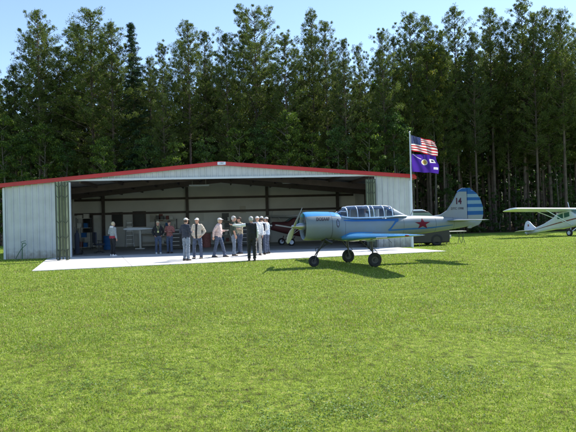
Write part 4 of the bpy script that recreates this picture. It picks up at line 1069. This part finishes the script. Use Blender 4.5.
    if head in ('cap', 'cap_tan'):
        dome(.104, .084, .078, .038); n_ = 10
        vs = []; 
        for i in range(n_+1):
            a = -1.25+2.5*i/n_; vs += [hc+Vector((.085*math.cos(a)-.0, .085*math.sin(a), .045)), hc+Vector((.085*math.cos(a)+.09*math.cos(a)**.5 if math.cos(a) > 0 else 0, .088*math.sin(a), .028))]
        m.add(vs, [(2*i, 2*i+1, 2*i+3, 2*i+2) for i in range(n_)]); m.add([v+Vector((0, 0, .008)) for v in vs], [(2*i, 2*i+1, 2*i+3, 2*i+2) for i in range(n_)])
        m.build('cap', head, t, smooth=60)
        m = MB(); m.ell(hc+Vector((-.035, 0, -.015)), (.076, .081, .06)); m.build('hair', rng.choice(['hair_fair', 'hair_dark', 'hair_white', 'hair_dark']), t, smooth=180)
    elif head == 'hood':
        m.ell(hc+Vector((-.02, 0, .01)), (.10, .088, .115)); m.build('hair', 'hair_fair', t, smooth=180)
        m = MB(); m.tube([lt(-.07, -.08, 1.47), lt(-.11, 0, 1.48), lt(-.07, .08, 1.47)], .05, 10, round_=True); m.build('hood', 'shirtwhite', t, smooth=60)
    else:
        dome(.108, .090, .098, .025); m.ell(hc+Vector((-.04, 0, -.0)), (.078, .086, .085)); m.build('hair', head, t, smooth=180)
    if extra == 'hem':
        m = MB(); m.loft([[lt(.155*math.cos(a), .195*math.sin(a), z) for a in [2*math.pi*k/20 for k in range(20)]] for z in (.90, 1.02)]); m.build('jacket_hem', 'redcloth', t, smooth=60)
    if extra == 'pack':
        m = MB(); m.box((-.19, 0, 1.24), (.13, .26, .34)); m.build('backpack', 'navy', t, bevel=.04)
    if extra == 'lanyard':
        m = MB(); m.tube([lt(.09, .06, 1.46), lt(.150, .0, 1.22), lt(.09, -.06, 1.46)], .012, 6); m.box(lt(.155, 0, 1.17), (.01, .08, .10)); m.build('lanyard', 'yellow', t)
    if extra == 'paper':
        e, w_ = AJ[1]; m = MB(); m.box(w_+Vector((.08, 0, .02)), (.16, .22, .01)); o = m.build('paper_sheet', 'shirtwhite'); o.location = t.location; o.rotation_euler = t.rotation_euler; o.scale = t.scale
        tag(o, 'white sheet of paper held by the walking man in the striped shirt', 'paper')
    return t
person(113, 256, 55, 'person in grey hooded jacket with red hem and black trousers, leftmost on the apron', 1.74, 'greycloth', 'blackcloth', ('bent', 'down'), 'hood', shoes='shirtwhite', extra='hem', lean=.04)
person(158.5, 253.6, -75, 'person in black jacket with yellow lanyard and blue jeans standing in the shade', 1.72, 'blackcloth', 'jean', ('pocket', 'pocket'), 'hair_fair', extra='lanyard', shoes='offwhite')
person(170, 253.2, -100, 'person in maroon plaid shirt and jeans, hands at the waist, right of the black jacket', 1.72, 'maroon', 'jean', ('bent', 'bent'), 'hair_dark')
person(186.5, 260.6, 60, 'man in navy shirt, pale jeans and white cap facing into the hangar', 1.78, 'navy', 'palejean', ('bent', 'bent'), 'cap', belly=.02)
person(198, 258.6, -100, 'man in open tan jacket over black shirt with white cap facing the camera', 1.78, 'tancloth', 'jean', ('pocket', 'pocket'), 'cap', 'wide', belly=.03, midmat='blackcloth')
person(219, 257.2, -12, 'man in pale pink striped shirt, jeans and white cap walking to the right', 1.76, 'pink', 'jean', ('bent', 'swing'), 'cap', 'walk', belly=.03, extra='paper', lean=.06)
person(234, 255.8, 15, 'man in dark green vest and pale jeans with white hair, left of the plaid shirt', 1.84, 'vest', 'palejean', ('bent', 'down'), 'hair_white', sleeve='short')
person(240.5, 253.8, -150, 'man in tan plaid shirt and jeans close behind the dark green vest', 1.80, 'plaid', 'jean', ('crossed', 'crossed'), 'hair_dark')
person(252, 260.4, 95, 'man in black vest and trousers with white sleeve stretched out to the left', 1.76, 'blackcloth', 'blackcloth', ('side', 'down'), 'hair_white', sleevemat='shirtwhite', belly=.03)
person(258, 255.2, -80, 'man in white shirt and grey trousers behind the man with outstretched arm', 1.80, 'shirtwhite', 'greytrousers', ('down', 'pocket'), 'cap')
person(262.5, 254.6, 100, 'man in white shirt with dark backpack and blue jeans seen from behind', 1.80, 'shirtwhite', 'jean', ('down', 'bent'), 'cap', extra='pack')
person(267.5, 253.6, 170, 'man in light blue shirt and jeans at the right end of the group', 1.76, 'shirtblue', 'jean', ('bent', 'down'), 'cap')
# occupant of the rear seat: bust only below the canopy sill would be hidden, so a seated figure
def pilot():
    YM = Matrix.Translation(yo) @ Matrix.Rotation(YA, 4, 'Z')
    t = empty('person', YM @ Vector((2.48, -.05, 1.345)), YA+math.pi, 'person in white shirt and white cap sitting inside the canopy of the trainer', 'person', None)
    b = MB()
    rings = [[(hd*math.cos(a)-.02, hw*math.sin(a), z) for a in [2*math.pi*k/16 for k in range(16)]] for z, hd, hw in ((-.02, .10, .15), (.12, .11, .15), (.26, .11, .16), (.36, .09, .15), (.41, .05, .07))]
    b.loft(rings); b.tube([(0, 0, .36), (.02, 0, .46)], .05, 10, round_=True); b.ell((.02, 0, .53), (.09, .073, .10)); b.ell((.045, 0, .46), (.06, .052, .06)); b.tube([(.10, 0, .52), (.125, 0, .495)], [.009, .014], 8, round_=True)
    for sg in (1, -1):
        b.tube([(0, sg*.16, .33), (.05, sg*.22, .10), (.26, sg*.14, .06)], [.048, .04, .028], 10, round_=True); b.tube([(0, sg*.09, .02), (.42, sg*.10, .04), (.46, sg*.10, -.2)], [.08, .055, .05], 10, round_=True); b.ell((.015, sg*.074, .52), (.018, .012, .028))
        for o in (-.024, -.008, .008, .024): b.tube([(.27, sg*.14+o, .06), (.33, sg*.13+o, .055), (.345, sg*.13+o, .03)], [.012, .010, .008], 6, round_=True)
        b.tube([(.27, sg*.11, .07), (.31, sg*.09, .07)], [.012, .010], 6, round_=True)
    bo = voxel(b, 'body', .0095, ['skin'], t, sm=2)
    m = MB(); m.loft([[(x*1.16, y*1.16, z) for (x, y, z) in r] for r in rings])
    for sg in (1, -1): m.tube([(0, sg*.16, .33), (.05, sg*.22, .10), (.22, sg*.15, .06)], [.066, .056, .045], 10, round_=True)
    voxel(m, 'shirt', .013, ['shirtwhite'], t)
    m = MB(); m.loft([[(.01+.108*math.cos(a)*math.cos(q), .09*math.cos(a)*math.sin(q), .55+.09*math.sin(a)) for q in [2*math.pi*i/18 for i in range(18)]] for a in [math.pi/2*k/7.3 for k in range(8)]]); m.box((.13, 0, .565), (.09, .13, .01)); m.build('cap', 'cap', t, smooth=60)
pilot()

# ------------------------------------------------------------------ trees
def quads(C, ln, wd, flat=0., dirs=None):
    n = len(C); d = NR.normal(size=(n, 3)); d[:, 2] *= (1-flat)
    if dirs is not None: d = dirs+d*.6; d[:, 2] += .25
    d = d/1.0; d /= np.linalg.norm(d, axis=1)[:, None]
    e = NR.normal(size=(n, 3)); e -= d*(e*d).sum(1)[:, None]; e /= np.linalg.norm(e, axis=1)[:, None]
    l = (ln*(.6+.8*NR.random(n)))[:, None]/2; w_ = (wd*(.6+.8*NR.random(n)))[:, None]/2
    V = np.empty((n, 4, 3)); V[:, 0] = C-d*l; V[:, 1] = C+e*w_; V[:, 2] = C+d*l; V[:, 3] = C-e*w_
    return V.reshape(-1, 3)
def clumps(cs, rs, n, fl=.6, dirs=False):
    o = []; D_ = []
    for c, r in zip(cs, rs):
        p = NR.normal(size=(n, 3)); p /= np.linalg.norm(p, axis=1)[:, None]; D_.append(p.copy()); p *= (NR.random(n)**.45)[:, None]*r; p[:, 2] *= fl; o.append(p+c)
    return (np.concatenate(o), np.concatenate(D_)) if dirs else np.concatenate(o)
def pine_geo(h, base, wid, nb, rnd, nleaf=74, ln=.18, wd=.044, cone=False, detail=True, flat=False):
    tr = MB(); bend = [rnd.uniform(-.25, .25), rnd.uniform(-.25, .25)]
    ax = lambda z: Vector((bend[0]*math.sin(z/h*3), bend[1]*math.sin(z/h*2.3), z))
    n = 9 if detail else 4; tr.tube([ax(h*i/n) for i in range(n+1)], [max(.02, .17*(1-i/n)**.8+.01) for i in range(n+1)], 8 if detail else 5)
    cs = []; rs = []
    for k in range(nb):
        f = (k+rnd.random())/nb; f = f**1.12; z = h*(base+(1-base)*f)-.2
        if cone: L_ = wid*(1-f)**.85*rnd.uniform(.8, 1.1)+.15
        elif flat: L_ = wid*(math.sin(math.pi*min(1, (.22+f*.72)))**.8)*rnd.uniform(.45, 1.15)+.1
        else: L_ = wid*(1-f)**.55*(.5+.5*min(1, f/.25))*rnd.uniform(.4, 1.3)+.22
        az = k*2.4+rnd.uniform(-.5, .5); up_ = rnd.uniform(.0, .45)+.45*f if not cone else -.1
        d = Vector((math.cos(az), math.sin(az), up_)); p0 = ax(z); p1 = p0+d*L_; p1.z += .12*L_
        if detail: tr.tube([p0, p0.lerp(p1, .5)-Vector((0, 0, .05)), p1], [.035, .022, .008], 4, cap=False)
        m_ = max(2, int(L_/.36)+(1 if f < .8 else 0)) if not cone else max(2, int(L_/.4)+1)
        for i in range(m_):
            t = (i+.6)/m_
            if not cone and t < .35 and L_ > 1: continue
            c = p0.lerp(p1, t)+Vector((rnd.uniform(-.3, .3), rnd.uniform(-.3, .3), rnd.uniform(-.15, .3)))*(.9 if not cone else .35)
            cs.append(c); rs.append((.19+.36*rnd.random()**1.5)*(1-.2*f) if not cone else rnd.uniform(.22, .38))
    cs.append(ax(h-.3)); rs.append(.35)
    if detail:   # dead lower stubs
        for k in range(14):
            z = h*rnd.uniform(.15, base+.1); az = rnd.uniform(0, 6.3); L_ = rnd.uniform(.4, 1.6); tr.tube([ax(z), ax(z)+Vector((math.cos(az)*L_, math.sin(az)*L_, rnd.uniform(-.2, .3)))], [.02, .006], 3, cap=False)
    C, DD = clumps([np.array(c) for c in cs], rs, nleaf, .85 if not cone else .45, True)
    return tr, quads(C, ln, wd, .2, DD if detail else None)
def broad_geo(h, base, wid, ncl, rnd, nleaf=95, ln=.2, wd=.13, detail=True):
    tr = MB(); n = 5; tr.tube([(math.sin(i)*.12, math.cos(i*1.3)*.12, h*.85*i/n) for i in range(n+1)], [.14*(1-i/n)+.02 for i in range(n+1)], 7)
    cs = []; rs = []
    for k in range(ncl):
        f = rnd.random(); z = h*(base+(1-base)*f); w_ = wid*(math.sin(math.pi*(.12+.83*f))**.6)*rnd.random()**.45; az = rnd.uniform(0, 6.3)
        p = Vector((math.cos(az)*w_, math.sin(az)*w_, z)); cs.append(np.array(p)); rs.append(rnd.uniform(.22, .55))
        if detail and k % 3 == 0: tr.tube([(0, 0, max(.5, z-w_*.8)), p], [.035, .008], 4, cap=False)
    return tr, quads(clumps(cs, rs, nleaf, .65), ln, wd)
rnd = random.Random(5)
PROTO = {}
def mk(key, geo, leafm, barkm, h):
    tr, lv = geo; PROTO[key] = (tr.mesh('trunk_'+key, barkm, 60), npmesh('crown_'+key, lv, 4, [leafm]), h)
for i in range(5):
    mk('pine%d' % i, pine_geo(22, (.36, .46, .30, .40, .34)[i], (3.2, 2.7, 3.6, 3.0, 3.3)[i], (135, 112, 155, 128, 145)[i], rnd), 'pine2' if i == 3 else 'pine', 'bark', 22)
mk('big', pine_geo(22, .36, 4.3, 150, rnd, 90, flat=True), 'pine', 'bark', 22)
mk('fir', pine_geo(22, .25, 2.4, 150, rnd, 60, .22, .05, True), 'fir', 'bark', 22)
for i in range(3): mk('broad%d' % i, broad_geo(12, (.12, .2, .08)[i], (2.1, 1.8, 2.4)[i], (100, 85, 120)[i], rnd, 80, .17, .11), ('leaf', 'leaf_dark', 'leaf')[i], 'bark2', 12)
mk('yellow', broad_geo(18, .4, 2.2, 95, rnd), 'leaf_yellow', 'bark2', 18)
mk('shrub', broad_geo(4, .02, 1.7, 42, rnd, 80), 'leaf_dark', 'bark2', 4)
def tree(px, topy, D, key, label, name, wf=1., group=None):
    tm, cm, h = PROTO[key]; top = at(px, topy, D).z; s = top/h; x = gx(px, D, top*.8)
    t = empty(name, (x, D, 0), rnd.uniform(0, 6.28), label, 'tree' if name != 'forest_shrub' else 'shrub', group)
    sx = s*wf
    for nm, me in (('trunk', tm), ('crown', cm)):
        o = link(nm, me, t); o.scale = (sx if nm == 'crown' else sx, sx, s)
LAND = [(0, 'far left hangar corner'), (30, 'left ribbed wall'), (64, 'left door stack'), (113, 'person in the grey hoodie'), (164, 'two people in the shade'), (192, 'white capped pair'), (222, 'white ridge plate'), (252, 'man with outstretched arm'), (298, 'trainer propeller'), (350, 'front of the canopy'), (390, 'right ribbed wall'), (412, 'flagpole'), (440, 'flags'), (465, 'trainer tail fin'), (507, 'white aeroplane wing tip'), (534, 'white aeroplane fin'), (572, 'white aeroplane cabin')]
def near(px): return min(LAND, key=lambda a: abs(a[0]-px))[1]
SKY = [(-9, 62, 'pine1', 1.), (14, 66, 'pine3', .9), (37, 12, 'pine0', .95), (58, 46, 'pine4', .9), (78, 26, 'pine1', 1.1), (94, 11, 'pine2', 1.25), (113, 24, 'pine0', 1.), (131, 22, 'fir', 1.05), (150, 58, 'pine1', .8), (164, 44, 'pine4', .75), (188, 23, 'pine1', .95), (205, 32, 'pine3', .85), (226, 36, 'pine0', .8), (254, 12, 'big', 1.), (287, 34, 'pine4', .9), (311, 12, 'pine1', .85), (326, 23, 'pine0', .8), (344, 40, 'pine3', .75), (359, 46, 'pine2', .7), (381, 31, 'pine4', .85), (395, 38, 'pine0', .8), (409, 15, 'pine2', .9), (427, 17, 'pine1', .85), (441, 30, 'pine4', .8), (456, 8, 'pine0', .9), (474, 32, 'pine3', .8), (491, 9, 'pine1', .95), (505, 22, 'pine2', .7), (520, 2, 'pine4', 1.), (534, 14, 'pine0', .8), (548, 10, 'pine2', .9), (562, 11, 'pine1', .9), (578, 26, 'pine4', 1.), (597, 14, 'pine0', 1.)]
KIND = {'pine0': 'tall straight pine', 'pine1': 'slim high crowned pine', 'pine2': 'full crowned pine', 'pine3': 'yellowish green pine', 'pine4': 'bushy dark pine', 'big': 'broad spreading pine', 'fir': 'pointed layered fir'}
ORD = 'first second third fourth fifth sixth seventh eighth ninth tenth eleventh twelfth thirteenth fourteenth fifteenth sixteenth seventeenth eighteenth nineteenth twentieth twenty-first twenty-second twenty-third twenty-fourth twenty-fifth twenty-sixth twenty-seventh twenty-eighth twenty-ninth thirtieth thirty-first thirty-second thirty-third thirty-fourth'.split()
for i, (px, ty, key, wf) in enumerate(SKY):
    D = rnd.uniform(53, 59)+(3 if px > 420 else 0)
    tree(px, ty, D, key, '%s behind the %s, %s skyline tree from left' % (KIND[key], near(px), ORD[i]), 'pine_tree' if key != 'fir' else 'fir_tree', wf, 'tall trees along the forest edge')
for i in range(34):
    px = -6+i*17.6+rnd.uniform(-4, 4); env = min(SKY, key=lambda a: abs(a[0]-px))[1]
    tree(px, max(env, 18)+rnd.uniform(8, 34), rnd.uniform(60, 63.5)+(2 if px > 420 else 0), 'pine%d' % rnd.randrange(5), 'slim pine in the second row, partly hidden by the crowns before it', 'pine_tree', rnd.uniform(.7, .95), 'second row pines')
BR = [(3, 116, 'broad0'), (22, 132, 'broad1'), (44, 124, 'broad0'), (66, 140, 'broad1'), (104, 138, 'broad2'), (146, 134, 'broad1'), (176, 142, 'broad0'), (206, 136, 'broad1'), (238, 128, 'broad0'), (264, 120, 'broad1'), (286, 112, 'broad2'), (312, 132, 'broad0'), (338, 124, 'broad1'), (368, 122, 'broad0'), (394, 108, 'broad1'), (446, 140, 'broad1'), (515, 146, 'broad1'), (556, 140, 'broad1')]
BK = {'broad0': 'leafy light green tree', 'broad1': 'dark leafy tree', 'broad2': 'wide bright green tree'}
for i, (px, ty, key) in enumerate(BR):
    tree(px, ty, rnd.uniform(49.5, 53) if px < 400 else rnd.uniform(58, 62), key, '%s behind the %s, %s low tree from left' % (BK[key], near(px), ORD[i]), 'broadleaf_tree', 1., 'understory trees below the pines')
tree(432, 44, 56.5, 'yellow', 'slender tree with yellowing leaves above the two flags', 'broadleaf_tree', .8, None)
tree(398, 70, 55, 'yellow', 'yellow green tree showing above the right ribbed wall', 'broadleaf_tree', .7, None)
for i, px in enumerate((452, 478, 500, 524, 548, 590)):
    tree(px, (212, 207, 214, 209, 213, 205)[i], 56+rnd.uniform(-1, 2), 'shrub', 'dark leafy shrub behind the %s, %s forest edge shrub from left' % (near(px), ORD[i]), 'forest_shrub', 1.2, 'shrubs at the forest edge')
# rising ground added behind the wood to block bright sky between the trunks
m = MB()
for j in range(9):
    for i in range(41): x = -400+20*i; m.v.append((x, 118+j*14, (20*math.sin(min(1, j/5)*math.pi/2)+1.5*math.sin(x*.02+j))*(1 if j else 0)-(.05 if j == 0 else 0)))
for j in range(8):
    for i in range(40): m.f.append((j*41+i, j*41+i+1, (j+1)*41+i+1, (j+1)*41+i)); m.m.append(0)
m.build('sky_blocking_hill', 'litter', smooth=180, kind='structure')
# deep wood: one mass nobody could count
cg_ = [pine_geo(22, b_, w_, 34, rnd, 11, .62, .24, False, False) for b_, w_ in ((.40, 2.6), (.5, 2.3), (.32, 2.6))]
cb_ = [broad_geo(12, .05, 2.8, 42, rnd, 16, .55, .36, False) for _ in range(2)]
LV = []; TR = MB()
def put(gset, h, hh, x, y, wf):
    tr, lv = gset; a = rnd.uniform(0, 6.28); s = hh/h; c, d = math.cos(a), math.sin(a)
    V = lv.copy(); X = (V[:, 0]*c-V[:, 1]*d)*s*wf+x; Y = (V[:, 0]*d+V[:, 1]*c)*s*wf+y; LV.append(np.stack([X, Y, V[:, 2]*s], 1))
    TR.add([(v[0]*s+x, v[1]*s+y, v[2]*s) for v in tr.v], tr.f)
for row, D in enumerate((62, 66, 70, 75, 81, 88, 96, 105)):
    x = -D*.62
    while x < D*.64:
        hh = rnd.uniform(.80, .93)*(18.5+row*1.3)*(1.12 if x > D*.2 else 1)*(.82 if rnd.random() < .3 else 1)
        if row > 5: hh *= .8
        put(rnd.choice(cg_), 22, hh, x, D+rnd.uniform(-1.5, 1.5), rnd.uniform(.8, 1.15))
        x += rnd.uniform(1.8, 3.3)
for D, st in ((60.5, 3.6), (68, 3.), (78, 3.), (92, 3.), (108, 2.4), (114, 2.4)):
    x = -D*.64
    while x < D*.66:
        put(rnd.choice(cb_), 12, rnd.uniform(8, 15) if D > 61 else rnd.uniform(2.5, 7)*(.6 if x > 5 else 1), x, D+rnd.uniform(-2, 2), 1.1)
        x += rnd.uniform(.7, 1.3)*st
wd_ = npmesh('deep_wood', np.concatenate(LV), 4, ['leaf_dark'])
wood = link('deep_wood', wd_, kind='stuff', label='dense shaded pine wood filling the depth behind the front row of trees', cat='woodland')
link('trunk', TR.mesh('deep_trunks', 'bark', 60), wood)
